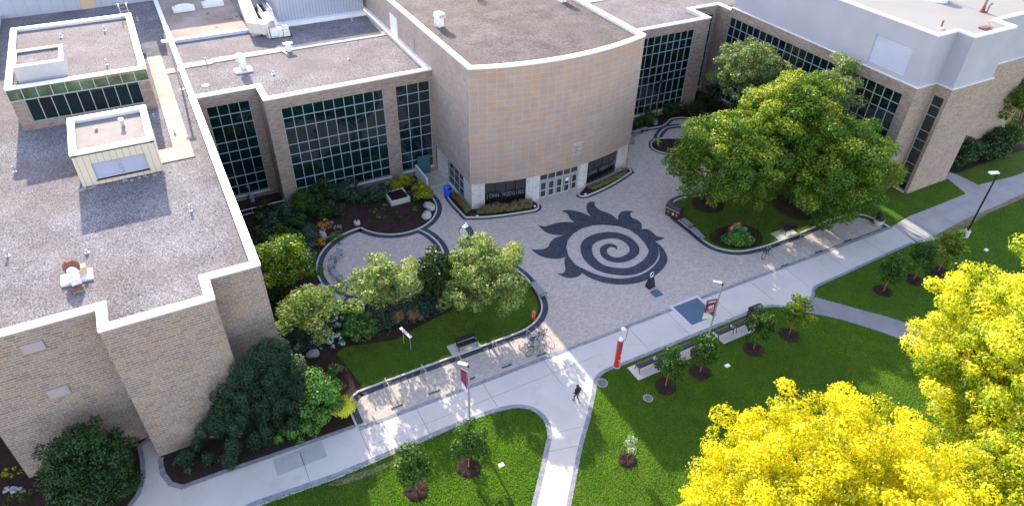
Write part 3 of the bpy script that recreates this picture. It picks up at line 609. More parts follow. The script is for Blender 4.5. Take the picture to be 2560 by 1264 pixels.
# small box on the penthouse roof
bo = [(-10.0, 63.7), (-6.5, 63.7), (-6.5, 67.3), (-10.0, 67.3)]
q = M()
for i in range(4): wall(q, bo[i], bo[(i+1) % 4], 14.2, 15.5)
q.build('stair_housing', flat('white_panel', (0.42, 0.42, 0.44), 0.5, var=0.05), pho)
M().sheet(offset(bo, 0.2), 15.42).build('housing_roof', gravel, pho)
c1, c2 = M(), M(); coping(c1, c2, bo, 15.62, 15.4, 0.25, 0.1); c1.build('housing_coping', white, pho)
# louvred plant box
LO = [(-6.95, 50.9), (-1.6, 50.9), (-1.6, 56.9), (-6.95, 56.9)]
q = M()
for i in range(4): wall(q, LO[i], LO[(i+1) % 4], ZR+0.05, 13.3, [(1.0, 4.5, 11.25, 12.6)] if i == 0 else ())
pbx = q.build('plant_box', creamrib, wb)
M().add([(-5.95, 51.08, 11.25), (-2.45, 51.08, 11.25), (-2.45, 51.08, 12.6), (-5.95, 51.08, 12.6)], [(0, 1, 2, 3)]).build('louvre', louvm, pbx)
M().box(-6.0, 50.86, 11.19, -2.4, 51.05, 11.25).build('louvre_sill', rust, pbx); M().box(-4.24, 50.99, 11.25, -4.16, 51.07, 12.6).build('louvre_post', steel, pbx)
M().sheet(offset(LO, 0.3), 13.25).build('plant_box_roof', flat('plant_roof', (0.20, 0.19, 0.182), 0.85, var=0.15, vs=0.8), pbx)
c1, c2 = M(), M(); coping(c1, c2, LO, 13.6, 13.25, 0.42, 0.16); c1.build('plant_box_coping', white, pbx); c2.build('parapet', whitedull, pbx)
M().lathe([(0.13, 0), (0.13, 0.5), (0.2, 0.5), (0.17, 0.6)], (-3.4, 54.6, 13.26), 12).build('roof_pipe', steel, pbx); M().lathe([(0.1, 0), (0.12, 0.2)], (-5.2, 54.8, 13.26), 10).build('roof_pipe', steel, pbx)
# debris kerb stones at the foot of the plant box
q = M()
for k in range(26):
    x = random.uniform(-7.3, -1.2); y = 50.72-random.random()*0.25
    if 0.2 < (x+7)/5.6 < 0.45: continue
    s_ = random.uniform(0.05, 0.14); q.box(x-s_, y-s_*0.6, ZR, x+s_, y+s_*0.6, ZR+s_)
tag(q.build('rubble', rock2), 'loose rubble of grey stones along the foot of the cream louvred roof box', 'rubble', kind='stuff')
# roof divider, paver walks, membrane area
q = M(); q.box(1.85, 62.5, ZR, 2.3, 92.3, ZT-0.04); q.build('roof_divider', white, wb)
q = M(); q.box(2.31, 77.2, ZR, 9.9, 77.6, ZR+0.32); q.build('roof_ridge', flat('bluish_flashing', (0.55, 0.58, 0.64), 0.5), wb)
q = M(); q.box(2.32, 77.65, ZR+0.02, 9.9, 92.3, ZR+0.1); q.build('brown_roof', brownroof, wb)
q = M(); q.box(-0.55, 54.3, ZR+0.01, 0.75, 78.5, ZR+0.07); q.box(-1.7, 52.1, ZR+0.011, 0.75, 54.28, ZR+0.072)
q.box(-0.75, 75.5, ZR+0.011, -0.56, 78.5, ZR+0.07)
q.box(2.32, 70.0, ZR+0.01, 5.0, 71.2, ZR+0.07); q.box(5.0, 70.25, ZR+0.012, 23.3, 71.45, ZR+0.068); q.box(0.76, 69.3, ZR+0.012, 1.84, 70.4, ZR+0.068)
q.build('paver_walk', walkslab, wb)
# upper storey far left and ribbed plant storey
q = M(); UO = [(-30, 92.4), (2.2, 92.4), (2.2, 99), (12.0, 99), (12, 130), (-30, 130)]
for i in range(5): wall(q, UO[i], UO[i+1], 0 if i > 4 else ZR-0.02, 19.0)
up_ = q.build('upper_storey', greypanel, wb); M().sheet(UO, 18.9).build('upper_roof', gravel, up_)
M().box(-5.6, 92.3, ZR, -4.2, 92.39, 13.4).build('panel_door', flat('tan_door', (0.55, 0.42, 0.25), 0.6), up_)
q = M(); RO = [(13.2, 77.9), (22.9, 77.9), (22.9, 105), (13.2, 105)]
for i in range(4): wall(q, RO[i], RO[(i+1) % 4], ZR+0.42, 14.1)
rp = q.build('ribbed_plant_storey', metalrib, wb); M().sheet(RO, 14.05).build('plant_roof', membrane, rp)
M().box(12.9, 77.2, ZR, 23.2, 105.2, ZR+0.42, taper=0.0).build('plinth', white, rp)
# white door panel and ladder on the side of the curved hall are parts of the hall (below)
# concrete stair wall, teal door
M().box(20.95, 55.9, 0, 21.15, 58.98, 1.3).build('stair_wall', flat('stair_wall_concrete', (0.52, 0.54, 0.55), 0.7), wb)
d = M().box(21.3, 58.9, 0.03, 22.5, 58.985, 0.715 if False else 0.70)
M().box(21.2, 58.86, 0.02, 22.55, 58.99, 0.70)
dq = M(); dq.box(21.25, 58.80, 0.02, 22.6, 58.97, 2.15); dd = dq.build('door', teal, wb)
M().box(22.4, 58.74, 1.0, 22.46, 58.79, 1.12).build('handle', steel, dd)
M().box(21.15, 55.9, 0.0, 23.3, 56.15, 0.12).build('door_step', concrete, wb)
# railing by the recess
q = M()
for k in range(4): q.tube([(2.6+k*1.7, 58.6, 0), (2.6+k*1.7, 58.6, 1.05)], 0.03, 6)
for z in (0.55, 1.05): q.tube([(2.5, 58.6, z), (7.4, 58.6, z)], 0.03, 6)
tag(q.build('railing', steel), 'pale two-rail metal railing in front of the recessed left window', 'railing')
q = M(); q.box(4.6, 61.3, 0, 5.0, 61.7, 0.9); tag(q.build('utility_box', steel), 'small grey box at the wall under the recessed left window', 'utility box')

# ================================================================== CURVED HALL
hall = empty('entrance_hall', (32.75, 60, 0), label='curved sandstone entrance hall with John Hodgins lettering over the plaza doors', cat='building')
hall.location = (0, 0, 0)
SAG = 1.6; R_ = (9.35**2+SAG**2)/(2*SAG); HC = (32.75, 49.0+R_)
def harc(x, off=0.0):
    r = R_+off; dx = x-HC[0]; return (x, HC[1]-math.sqrt(r*r-dx*dx))
def hpt(x, off=0.0):
    th = math.asin((x-HC[0])/R_); r = R_+off; return (HC[0]+r*math.sin(th), HC[1]-r*math.cos(th))
def hs(x): return R_*math.asin((x-HC[0])/R_)
def curved(xa, xb, z0, z1, off, n, uvoff=0.0, thick=None):
    mb = M(); xs = [xa+(xb-xa)*i/n for i in range(n+1)]
    for i in range(n):
        a = hpt(xs[i], off); b_ = hpt(xs[i+1], off)
        mb.uv[len(mb.f)] = [(hs(xs[i])+uvoff, z0), (hs(xs[i+1])+uvoff, z0), (hs(xs[i+1])+uvoff, z1), (hs(xs[i])+uvoff, z1)]
        mb.add([(*a, z0), (*b_, z0), (*b_, z1), (*a, z1)], [(0, 1, 2, 3)])
    return mb, xs
HT, HR = 14.6, 14.2
cp, xs = curved(23.4, 42.1, 2.92, HT-0.15, 0.0, 40, uvoff=9.51)
cp.build('curved_front', panel, hall, recalc=False)
# soffit under the panels
q = M(); a = [hpt(x, 0.0) for x in xs]; b_ = [hpt(x, -0.5) for x in xs]; q.ribbon(a, b_, 2.9, 2.92); q.build('soffit', whitedull, hall)
sd_ = M(); wall(sd_, (23.4, 120), (23.4, hpt(23.4)[1]), 2.9, HT-0.15); wall(sd_, (42.1, hpt(42.1)[1]), (42.1, 120), 0.0, HT-0.15)
sd_.build('side_wall', panel2, hall)
HO = [hpt(x) for x in xs] + [(42.1, 120), (23.4, 120)]
M().sheet(offset(HO, 0.3), HR).build('roof', gravel2, hall)
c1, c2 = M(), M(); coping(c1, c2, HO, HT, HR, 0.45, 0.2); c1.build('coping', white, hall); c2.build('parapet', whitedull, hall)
# ground storey: white stone piers, windows, doors
def pier(xa, xb, n=4, off=-0.1):
    mb, _ = curved(xa, xb, 0.0, 2.91, off, n)
    for x in (xa, xb):
        p = hpt(x, off); q_ = hpt(x, off-0.5); mb.add([(*p, 0), (*q_, 0), (*q_, 2.91), (*p, 2.91)], [(0, 1, 2, 3)])
    mb.build('stone_pier', whitestone, hall)
pier(23.5, 24.75); pier(28.85, 30.3); pier(34.85, 36.0); pier(40.4, 42.05)
for a_, b_ in (((23.5, 59), (23.5, 56.1)), ((23.5, 52.4), (23.5, 50.7))): q = M(); wall(q, a_, b_, 0, 2.9); q.build('side_stone', whitestone, hall)
curtain(hall, (23.5, 56.1), (23.5, 52.4), 0.0, 3.7, 0.12, 2.9, 3, [1, 1, 1], sill=False)
M().box(23.42, 52.4, 0, 23.6, 56.1, 0.12).build('sill', whitedull, hall)
def shopwin(xa, xb, word):
    mb, xx = curved(xa, xb, 0.0, 2.9, -0.32, 8); o = mb.build('window', darkgl, hall, recalc=False)
    f = M()
    for k in range(0, 9, 2):
        p = hpt(xx[k], -0.28); f.tube([(*p, 0), (*p, 2.9)], 0.018, 4)
    f.build('frame', blackp, o)
    # letters follow the curve
    n = len(word); L = xb-xa
    for k, ch in enumerate(word):
        if ch == ' ': continue
        x = xa+L*(0.03+0.94*(k+0.5)/n); th = math.asin((x-HC[0])/R_); p = hpt(x, -0.26)
        text(ch, 0.44, (p[0], p[1], 1.05), (math.pi/2, 0, th), letg, 'lettering', o, extrude=0.012, bold=0.003).scale = (0.95, 1.45, 1)
shopwin(24.75, 28.85, 'JOHN HODGINS'); shopwin(36.0, 40.4, 'JOHN HODGINS')
q = M(); q.tube([(*hpt(26.2, -0.7), 2.62), (*hpt(27.6, -0.7), 2.62)], 0.01, 4)
# entrance doors
XA, XB = 30.3, 34.85
mb, xx = curved(XA, XB, 0.02, 2.9, -0.34, 10); dg_ = mb.build('entrance_glazing', doorgl, hall, recalc=False)
f = M()
def post(x, z0, z1, r=0.05, off=-0.28, mi=0): p = hpt(x, off); th = math.asin((x-HC[0])/R_); f.obox((p[0], p[1], z0), (math.cos(th)*r, math.sin(th)*r, 0), (-math.sin(th)*0.05, math.cos(th)*0.05, 0), (0, 0, z1-z0), mi)
for k in range(6):
    post(XA+0.04+(XB-XA-0.08)*k/5, 0.0, 2.9, 0.06)
a_, b2_ = hpt(XA, -0.28), hpt(XB, -0.28)
for z, h in ((0.0, 0.16), (1.98, 0.16), (2.82, 0.08)):
    for k in range(5):
        p = Vector(hpt(XA+(XB-XA)*k/5, -0.27)); q_ = Vector(hpt(XA+(XB-XA)*(k+1)/5, -0.27)); mid = (p+q_)/2; t = (q_-p)/2; nn = Vector((-t.y, t.x)).normalized()*0.05
        f.obox((mid.x, mid.y, z), (t.x, t.y, 0), (nn.x, nn.y, 0), (0, 0, h))
f.build('frame', mull, dg_)
for k in range(5):
    dx0 = XA+(XB-XA)*k/5+0.1; dx1 = XA+(XB-XA)*(k+1)/5-0.1
    p = Vector(hpt(dx0, -0.2)); q_ = Vector(hpt(dx1, -0.2)); t = q_-p; dr = M(); nn = Vector((-t.y, t.x)).normalized()*0.025
    for u in (0.07, 0.93): c = p+t*u; dr.obox((c.x, c.y, 0.05), (t.x*0.07, t.y*0.07, 0), (nn.x, nn.y, 0), (0, 0, 1.9))
    for z, h in ((0.05, 0.2), (0.92, 0.12), (1.83, 0.12)): c = p+t*0.5; dr.obox((c.x, c.y, z), (t.x*0.36, t.y*0.36, 0), (nn.x, nn.y, 0), (0, 0, h))
    do = dr.build('door', mull, dg_)
    if k == 3:
        c = p+t*0.5-Vector((nn.x, nn.y))*1.6; M().obox((c.x, c.y, 1.4), (t.x*0.28, t.y*0.28, 0), (nn.x*0.2, nn.y*0.2, 0), (0, 0, 0.36)).build('notice', whitep, dg_)
# shield emblem in relief on the curved front
em = M(); ex, ez, off = 34.35, 4.6, 0.03
def ept(u, v, o): p = hpt(ex+u, o); return (p[0], p[1], ez+v)
emb = flat('pale_carved_stone', (0.52, 0.47, 0.43), 0.8)
def ebar(u0, v0, u1, v1, w_=0.05):
    em.tube([ept(u0, v0, 0.03), ept(u1, v1, 0.03)], w_*0.7, 5)
for seg in ((-.62, 1.0, .66, 1.0), (-.62, .86, .66, .86), (-.62, 1.0, -.62, .3), (.66, 1.0, .66, .86), (-.62, .3, -.45, -.15), (-.45, -.15, 0, -.45), (0, -.45, .4, -.2), (-.4, .7, .5, .7), (-.4, .7, -.4, .1), (-.1, .5, -.1, 0), (.15, .5, .15, -.2), (-.1, .5, -.1, .0), (.15, .45, .55, .45), (.15, .2, .5, .2), (-.28, .35, -.1, .35), (.4, .2, .4, -.2), (-.25, 0, .1, -.15)): ebar(*seg)
em.build('shield_emblem', emb, hall)
# white panel and ladder on the west side of the hall above the roof
M().box(23.3, 68.0, ZR+0.1, 23.395, 70.0, 13.3).build('side_panel', whitep, hall)
q = M()
for k in range(7): q.box(23.25, 63.2, 11.3+k*0.25, 23.28, 63.6, 11.34+k*0.25)
q.box(23.25, 63.17, 11.1, 23.28, 63.2, 13.0); q.box(23.25, 63.6, 11.1, 23.28, 63.63, 13.0); q.build('wall_ladder', steel, hall)
M().box(23.3, 59.4, ZR, 23.39, 67.9, ZR+0.3).build('side_flashing', whitedull, hall)

# ================================================================== EAST BUILDING
eb = empty('east_building', (0, 0, 0), label='L-shaped stone building with pale metal upper storey and grid windows right of the curved hall', cat='building')
XE, ZS, ZM = 62.4, 11.65, 16.7
EO = [(42.15, 59), (58.4, 59), (58.4, 62.3), (XE, 62.3)]
q = M()
wall(q, EO[0], EO[1], 0, ZT-0.16, [(6.7-0.15, 14.15, 0.72, 10.2)], mi=1)
wall(q, EO[1], EO[2], 0, ZT-0.16, mi=1)
wall(q, EO[2], EO[3], 0, ZT-0.16, [(1.9, 3.7, 0.72, 10.15)], mi=1)
wall(q, (XE, 62.3), (XE, 60.0), 0, ZT-0.16, mi=1)
wall(q, (XE, 60.0), (XE, 34.85), 0, ZS-0.1, [(0.0+0.05, 24.0, 0.62, 10.5)], mi=1)
wall(q, (XE, 34.85), (65.2, 34.85), 0, ZS-0.1)
wall(q, (65.2, 34.85), (65.2, 33.2), 0, ZS-0.1, [(0.15, 1.3, 0.15, 10.5)])
wall(q, (65.2, 33.2), (71.5, 33.2), 0, ZS-0.1)
wall(q, (71.5, 33.2), (71.5, 35.2), 0, ZS-0.1); wall(q, (71.5, 35.2), (84, 35.2), 0, ZS-0.1)
q.build('wall', [stone, tanstone], eb)
curtain(eb, EO[0], EO[1], 6.55, 14.15, 0.72, 10.2, 8, ROWS)
curtain(eb, EO[2], EO[3], 1.9, 3.7, 0.72, 10.15, 2, ROWS)
curtain(eb, (XE, 60.0), (XE, 34.85), 0.05, 24.0, 0.62, 10.5, 24, ROWS)
curtain(eb, (65.2, 34.85), (65.2, 33.2), 0.15, 1.3, 0.15, 10.5, 1, [1, 1, 1.6, 1, 1, 1.6, 1, 1, 1], bar=0.05)
M().sheet([(42.15, 59.2), (58.2, 59.2), (58.2, 62.5), (70, 62.5), (70, 120), (42.15, 120)], ZR).build('low_roof', gravel, eb)
lowc = [(42.15, 59), (58.4, 59), (58.4, 62.3), (XE+0.05, 62.3), (XE+0.05, 59.9)]
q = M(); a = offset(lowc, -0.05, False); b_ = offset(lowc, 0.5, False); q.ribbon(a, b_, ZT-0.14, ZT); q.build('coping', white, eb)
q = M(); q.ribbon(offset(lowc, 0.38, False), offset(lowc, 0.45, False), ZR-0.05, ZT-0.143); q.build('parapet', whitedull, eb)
M().box(42.15, 70.2, ZR+0.01, 56, 71.4, ZR+0.06).build('paver_walk', walkslab, eb)
# metal upper storey
MO = [(XE+0.1, 59.8), (XE+0.1, 34.95), (65.3, 34.95), (65.3, 33.3), (71.4, 33.3), (71.4, 35.3), (84, 35.3), (84, 120), (70, 120), (70, 59.8)]
q = M()
for i in range(len(MO)): wall(q, MO[i], MO[(i+1) % len(MO)], ZS-0.15 if i < 6 else 9.0, ZM-0.2, [(19.2-0.2, 23.1, 12.1, 14.75)] if i == 0 else (), depth=0.12)
mw = q.build('metal_storey', metal, eb)
M().add([(XE+0.18, 40.8, 12.1), (XE+0.18, 36.7, 12.1), (XE+0.18, 36.7, 14.75), (XE+0.18, 40.8, 14.75)], [(0, 1, 2, 3)]).build('louvre', louvm2, mw)
M().add([(XE+0.09, 54.6, 15.2), (XE+0.09, 53.9, 15.2), (XE+0.09, 53.9, 15.9), (XE+0.09, 54.6, 15.9)], [(0, 1, 2, 3)]).build('small_louvre', louvm2, mw)
ledge = [(XE, 59.9), (XE, 34.85), (65.2, 34.85), (65.2, 33.2), (71.5, 33.2), (71.5, 35.2), (84, 35.2)]
q = M(); q.ribbon(offset(ledge, -0.06, False), offset(ledge, 0.3, False), ZS-0.1, ZS); q.build('ledge', whitedull, mw)
M().sheet(offset(MO, 0.25), ZM-0.3).build('metal_storey_roof', membrane, mw)
q = M(); q.ribbon(offset(MO, -0.05), offset(MO, 0.22), ZM-0.22, ZM, closed=True); q.build('metal_storey_coping', white, mw)
q = M(); q.ribbon(offset(MO, 0.14), offset(MO, 0.2), ZM-0.35, ZM-0.223, closed=True); q.build('parapet', whitedull, mw)

# ================================================================== FOLIAGE
RNG = np.random.default_rng(11)
def leaves_mesh(name, P, N, size, rnd, mat, parent=None, asp=0.6, rng=RNG):
    """P (n,3) leaf centres, N (n,3) normals, size (n,), rnd (n,) -> one mesh of folded rhombic leaves"""
    n = len(P); N = N/np.linalg.norm(N, axis=1, keepdims=True)
    A = rng.normal(size=(n, 3)); A -= N*(A*N).sum(1, keepdims=True); A /= np.linalg.norm(A, axis=1, keepdims=True); B = np.cross(N, A)
    s = size[:, None]
    V = np.empty((n, 4, 3)); V[:, 0] = P-A*s; V[:, 1] = P+B*s*asp+N*s*0.18; V[:, 2] = P+A*s; V[:, 3] = P-B*s*asp+N*s*0.18
    me = bpy.data.meshes.new(name); me.vertices.add(n*4); me.vertices.foreach_set('co', V.ravel())
    me.loops.add(n*4); me.loops.foreach_set('vertex_index', np.arange(n*4, dtype=np.int32))
    me.polygons.add(n); me.polygons.foreach_set('loop_start', np.arange(0, n*4, 4, dtype=np.int32))
    me.update(calc_edges=True); me.materials.append(mat)
    at = me.attributes.new('rnd', 'FLOAT', 'FACE'); at.data.foreach_set('value', np.clip(rnd, 0, 1).astype(np.float32))
    o = bpy.data.objects.new(name, me); COL.objects.link(o)
    if parent: o.parent = parent
    return o
def clump_cloud(cl, density, leaf, rng, up=0.35, lit_top_bias=0.0, shell=0.35, zmin=0.05, crand=0.35):
    """cl: array of (x,y,z,rx,ry,rz). leaves near each clump's surface"""
    P, N, S_, R = [], [], [], []
    for c in cl:
        r = np.array(c[3:6]); area = 4*math.pi*((r[0]*r[1])**1.6/3+(r[0]*r[2])**1.6/3+(r[1]*r[2])**1.6/3)**(1/1.6)
        n = max(12, int(area*density)); d = rng.normal(size=(n, 3)); d /= np.linalg.norm(d, axis=1, keepdims=True)
        rad = 1-shell*rng.random(n)**1.3+0.10*rng.normal(size=n); 
        p = np.array(c[:3])+d*r*rad[:, None]
        nn = d+rng.normal(size=(n, 3))*0.65+np.array([0, 0, up])
        k = p[:, 2] > zmin
        P.append(p[k]); N.append(nn[k]); S_.append(leaf*(0.65+0.7*rng.random(k.sum())))
        cr = rng.random(); R.append(crand*cr+(1-crand)*rng.random(k.sum())+lit_top_bias*(d[k, 2]))  # upper leaves of each clump coloured lighter, as if sunlit
    return np.concatenate(P), np.concatenate(N), np.concatenate(S_), np.concatenate(R)
def crown_clumps(c, r, n, cr, rng, squash=0.75, inner=0.25, low=-0.55, jitter=0.16):
    """n sub-clumps spread over an ellipsoid crown c, radii r; cr = clump radius range"""
    out = []
    g = (1+5**0.5)/2
    for i in range(n):
        z = 1-2*(i+0.5)/n
        if z < low: continue
        th = 2*math.pi*i/g; s = math.sqrt(1-z*z); d = np.array([s*math.cos(th), s*math.sin(th), z])
        k = 0.80+rng.normal()*jitter
        if rng.random() < inner: k *= 0.55
        p = np.array(c)+d*np.array(r)*min(k, 1.12)+rng.normal(size=3)*0.12
        q = cr[0]+(cr[1]-cr[0])*rng.random(); out.append((*p, q*(0.8+0.5*rng.random()), q*(0.8+0.5*rng.random()), q*squash))
    return out
def trunk_mesh(h, r, limbs, reach, rng, top=0.55, c=(0, 0)):
    mb = M(); lean = rng.normal(size=2)*0.03*h
    mb.tube([(0, 0, -0.05), (lean[0]*.3, lean[1]*.3, h*0.35), (lean[0], lean[1], h*top)], [r*1.25, r*0.9, r*0.35], 8)
    for k in range(limbs):
        a = 2*math.pi*k/limbs+rng.random(); z0 = h*(0.2+0.28*rng.random()); rr = reach*(0.55+0.4*rng.random())
        mb.tube([(0.1*lean[0], 0.1*lean[1], z0), (math.cos(a)*rr*0.5, math.sin(a)*rr*0.5, z0+h*0.12), (math.cos(a)*rr, math.sin(a)*rr, z0+h*(0.2+0.1*rng.random()))], [r*0.5, r*0.3, r*0.08], 6)
    return mb
def tree(name, base, cen, rad, mat, label, cat='tree', n=60, cr=(0.9, 1.5), leaf=0.16, dens=24, tr=0.22, limbs=7, group=None, squash=0.75, barkm=None, seed=0, extra=(), inner=0.2, low=-0.55, bias=0.18, jitter=0.13, shell=0.4, z0=0.0):
    """base (x,y) on the ground; cen offset/height of the crown centre (dx,dy,z); rad radii"""
    rng = np.random.default_rng(seed)
    t = empty(name, (base[0], base[1], z0), label=label, cat=cat, group=group)
    H = cen[2]+rad[2]
    trunk_mesh(H, tr, limbs, max(rad[0], rad[1])*0.62, rng).build('trunk', barkm or bark, t, smooth=True)
    cl = crown_clumps(cen, rad, n, cr, rng, squash, inner, low, jitter)+list(extra)
    P, N, S_, R = clump_cloud(cl, dens, leaf, rng, lit_top_bias=bias, shell=shell, crand=0.6 if name == 'yellow_tree' else 0.4)  # stronger tone per clump on yellow trees imitates shading in the crown
    leaves_mesh('crown', P, N, S_, R, mat, t, rng=rng)
    return t
def shrub(name, base, rad, z, mat, label, cat='shrub', n=14, leaf=0.10, dens=45, group=None, seed=0, cr=None, stems=True, sq=0.8, bias=0.15, asp=0.6):
    rng = np.random.default_rng(seed); t = empty(name, (base[0], base[1], 0.02), label=label, cat=cat, group=group)
    cr = cr or (min(rad)*0.32, min(rad)*0.5)
    cl = crown_clumps((0, 0, z), rad, n, cr, rng, sq, 0.3, -0.8)
    P, N, S_, R = clump_cloud(cl, dens, leaf, rng, lit_top_bias=bias, zmin=0.0)
    leaves_mesh('foliage', P, N, S_, R, mat, t, asp=asp, rng=rng)
    if stems:
        mb = M()
        for k in range(5):
            a = k*1.26; mb.tube([(0, 0, -0.02), (math.cos(a)*rad[0]*.4, math.sin(a)*rad[1]*.4, z)], [0.04, 0.015], 5)
        mb.build('stem', bark, t)
    return t
# big island trees
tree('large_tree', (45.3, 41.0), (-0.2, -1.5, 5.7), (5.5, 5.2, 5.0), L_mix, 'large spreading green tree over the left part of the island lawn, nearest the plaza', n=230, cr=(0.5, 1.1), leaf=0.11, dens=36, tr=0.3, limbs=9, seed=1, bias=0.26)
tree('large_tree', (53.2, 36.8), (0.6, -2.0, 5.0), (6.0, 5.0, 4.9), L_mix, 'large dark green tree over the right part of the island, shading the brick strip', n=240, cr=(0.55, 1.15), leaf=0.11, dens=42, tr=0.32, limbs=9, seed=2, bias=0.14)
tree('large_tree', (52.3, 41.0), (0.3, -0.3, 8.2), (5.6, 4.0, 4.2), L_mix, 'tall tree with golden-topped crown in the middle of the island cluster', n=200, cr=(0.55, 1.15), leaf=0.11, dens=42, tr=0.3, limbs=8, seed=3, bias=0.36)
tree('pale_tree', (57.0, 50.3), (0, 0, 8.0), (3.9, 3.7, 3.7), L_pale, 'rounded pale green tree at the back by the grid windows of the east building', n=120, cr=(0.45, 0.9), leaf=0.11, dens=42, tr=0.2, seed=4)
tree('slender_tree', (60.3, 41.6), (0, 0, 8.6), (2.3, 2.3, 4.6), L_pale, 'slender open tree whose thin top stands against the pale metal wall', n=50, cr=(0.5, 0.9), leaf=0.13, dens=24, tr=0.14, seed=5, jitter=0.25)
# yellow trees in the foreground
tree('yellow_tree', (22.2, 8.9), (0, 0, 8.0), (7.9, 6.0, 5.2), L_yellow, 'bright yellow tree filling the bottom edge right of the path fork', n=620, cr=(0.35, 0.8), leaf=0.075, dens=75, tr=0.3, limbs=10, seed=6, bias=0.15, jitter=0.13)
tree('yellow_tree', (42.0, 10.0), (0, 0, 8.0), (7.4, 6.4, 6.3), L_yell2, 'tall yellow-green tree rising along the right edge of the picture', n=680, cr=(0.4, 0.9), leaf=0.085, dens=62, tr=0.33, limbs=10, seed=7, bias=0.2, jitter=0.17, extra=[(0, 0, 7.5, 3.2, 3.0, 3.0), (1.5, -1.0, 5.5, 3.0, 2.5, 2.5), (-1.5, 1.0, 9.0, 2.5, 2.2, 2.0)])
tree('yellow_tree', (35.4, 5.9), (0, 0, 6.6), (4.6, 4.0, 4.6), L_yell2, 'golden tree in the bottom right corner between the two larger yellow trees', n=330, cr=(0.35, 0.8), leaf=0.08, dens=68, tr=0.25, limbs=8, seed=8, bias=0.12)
# garden trees
tree('garden_tree', (17.1, 37.4), (0.7, -0.3, 4.2), (3.6, 3.3, 2.7), L_lime, 'bushy lime-green tree at the east end of the garden lawn beside the plaza', n=110, cr=(0.4, 0.85), leaf=0.105, dens=46, tr=0.14, seed=9, jitter=0.24, low=-0.7)
tree('garden_tree', (10.3, 38.8), (0.3, 0.1, 4.0), (2.8, 2.5, 2.6), L_lime, 'airy tree with yellow tips standing at the south edge of the round patio', n=56, cr=(0.45, 0.8), leaf=0.11, dens=34, tr=0.09, seed=10, jitter=0.3)
tree('garden_tree', (5.2, 39.4), (-0.4, -0.3, 3.8), (2.15, 2.1, 1.8), L_lime, 'yellow-flecked small tree close to the corner of the stone wing', n=48, cr=(0.45, 0.75), leaf=0.11, dens=34, tr=0.09, seed=11, jitter=0.26)
tree('garden_tree', (4.9, 45.3), (0, 0, 3.7), (2.2, 2.6, 2.2), L_mix, 'small green tree behind the orange flowers beside the stone wing', n=44, cr=(0.45, 0.8), leaf=0.11, dens=34, tr=0.09, seed=12, jitter=0.2)
tree('garden_tree', (15.0, 39.2), (0, 0, 3.6), (1.5, 1.5, 2.4), L_dark, 'narrow dark green tree tucked behind the lime-green garden tree', n=34, cr=(0.5, 0.8), leaf=0.12, dens=36, tr=0.08, seed=13)
# evergreen mass and shrubs by the stone wing
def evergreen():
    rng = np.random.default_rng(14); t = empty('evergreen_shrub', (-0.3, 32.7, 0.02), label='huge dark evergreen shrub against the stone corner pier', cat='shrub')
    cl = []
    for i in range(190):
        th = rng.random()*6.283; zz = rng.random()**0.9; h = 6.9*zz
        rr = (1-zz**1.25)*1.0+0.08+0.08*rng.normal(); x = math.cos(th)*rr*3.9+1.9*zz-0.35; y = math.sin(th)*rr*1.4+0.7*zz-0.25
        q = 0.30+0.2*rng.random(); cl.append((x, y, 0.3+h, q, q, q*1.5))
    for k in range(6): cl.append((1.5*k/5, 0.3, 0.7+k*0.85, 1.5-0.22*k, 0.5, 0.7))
    P, N, S_, R = clump_cloud(cl, 240, 0.055, rng, up=0.2, shell=0.16, lit_top_bias=0.55, crand=0.5); leaves_mesh('foliage', P, N, S_, R, L_pine, t, asp=0.45, rng=rng)
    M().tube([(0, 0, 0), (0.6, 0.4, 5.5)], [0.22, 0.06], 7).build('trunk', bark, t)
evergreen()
shrub('shrub', (3.4, 32.4), (1.6, 1.3, 1.9), 2.2, L_grn2, 'mid-green feathery shrub right of the huge dark evergreen', n=36, leaf=0.09, dens=55, seed=15, cr=(0.4, 0.65))
shrub('shrub', (2.7, 34.4), (0.9, 0.8, 1.9), 2.5, L_pale, 'pale upright shrub squeezed between the evergreen and the stone corner', n=16, leaf=0.09, dens=55, seed=16, cr=(0.3, 0.5))
shrub('shrub', (1.7, 31.7), (1.9, 0.7, 0.7), 0.6, L_grn2, 'low clipped green shrub at the foot of the evergreen along the path', n=22, leaf=0.07, dens=80, seed=17, cr=(0.3, 0.45))
tree('broad_shrub', (-10.1, 32.9), (0, 0, 2.6), (2.4, 2.3, 2.6), L_dark, 'broad dark leafy shrub in front of the left stone wall', 'shrub', n=150, cr=(0.35, 0.75), leaf=0.08, dens=70, tr=0.15, seed=18, low=-0.95, jitter=0.16, bias=0.3)
shrub('shrub', (-5.0, 32.6), (0.75, 0.7, 0.6), 0.5, L_teal, 'small round green shrub beside the stone pier foot', n=12, leaf=0.07, dens=80, seed=19)
shrub('shrub', (-3.6, 32.1), (0.6, 0.6, 0.5), 0.45, L_teal, 'small spiky shrub between the round shrub and the evergreen', n=10, leaf=0.09, dens=70, seed=20, asp=0.2)
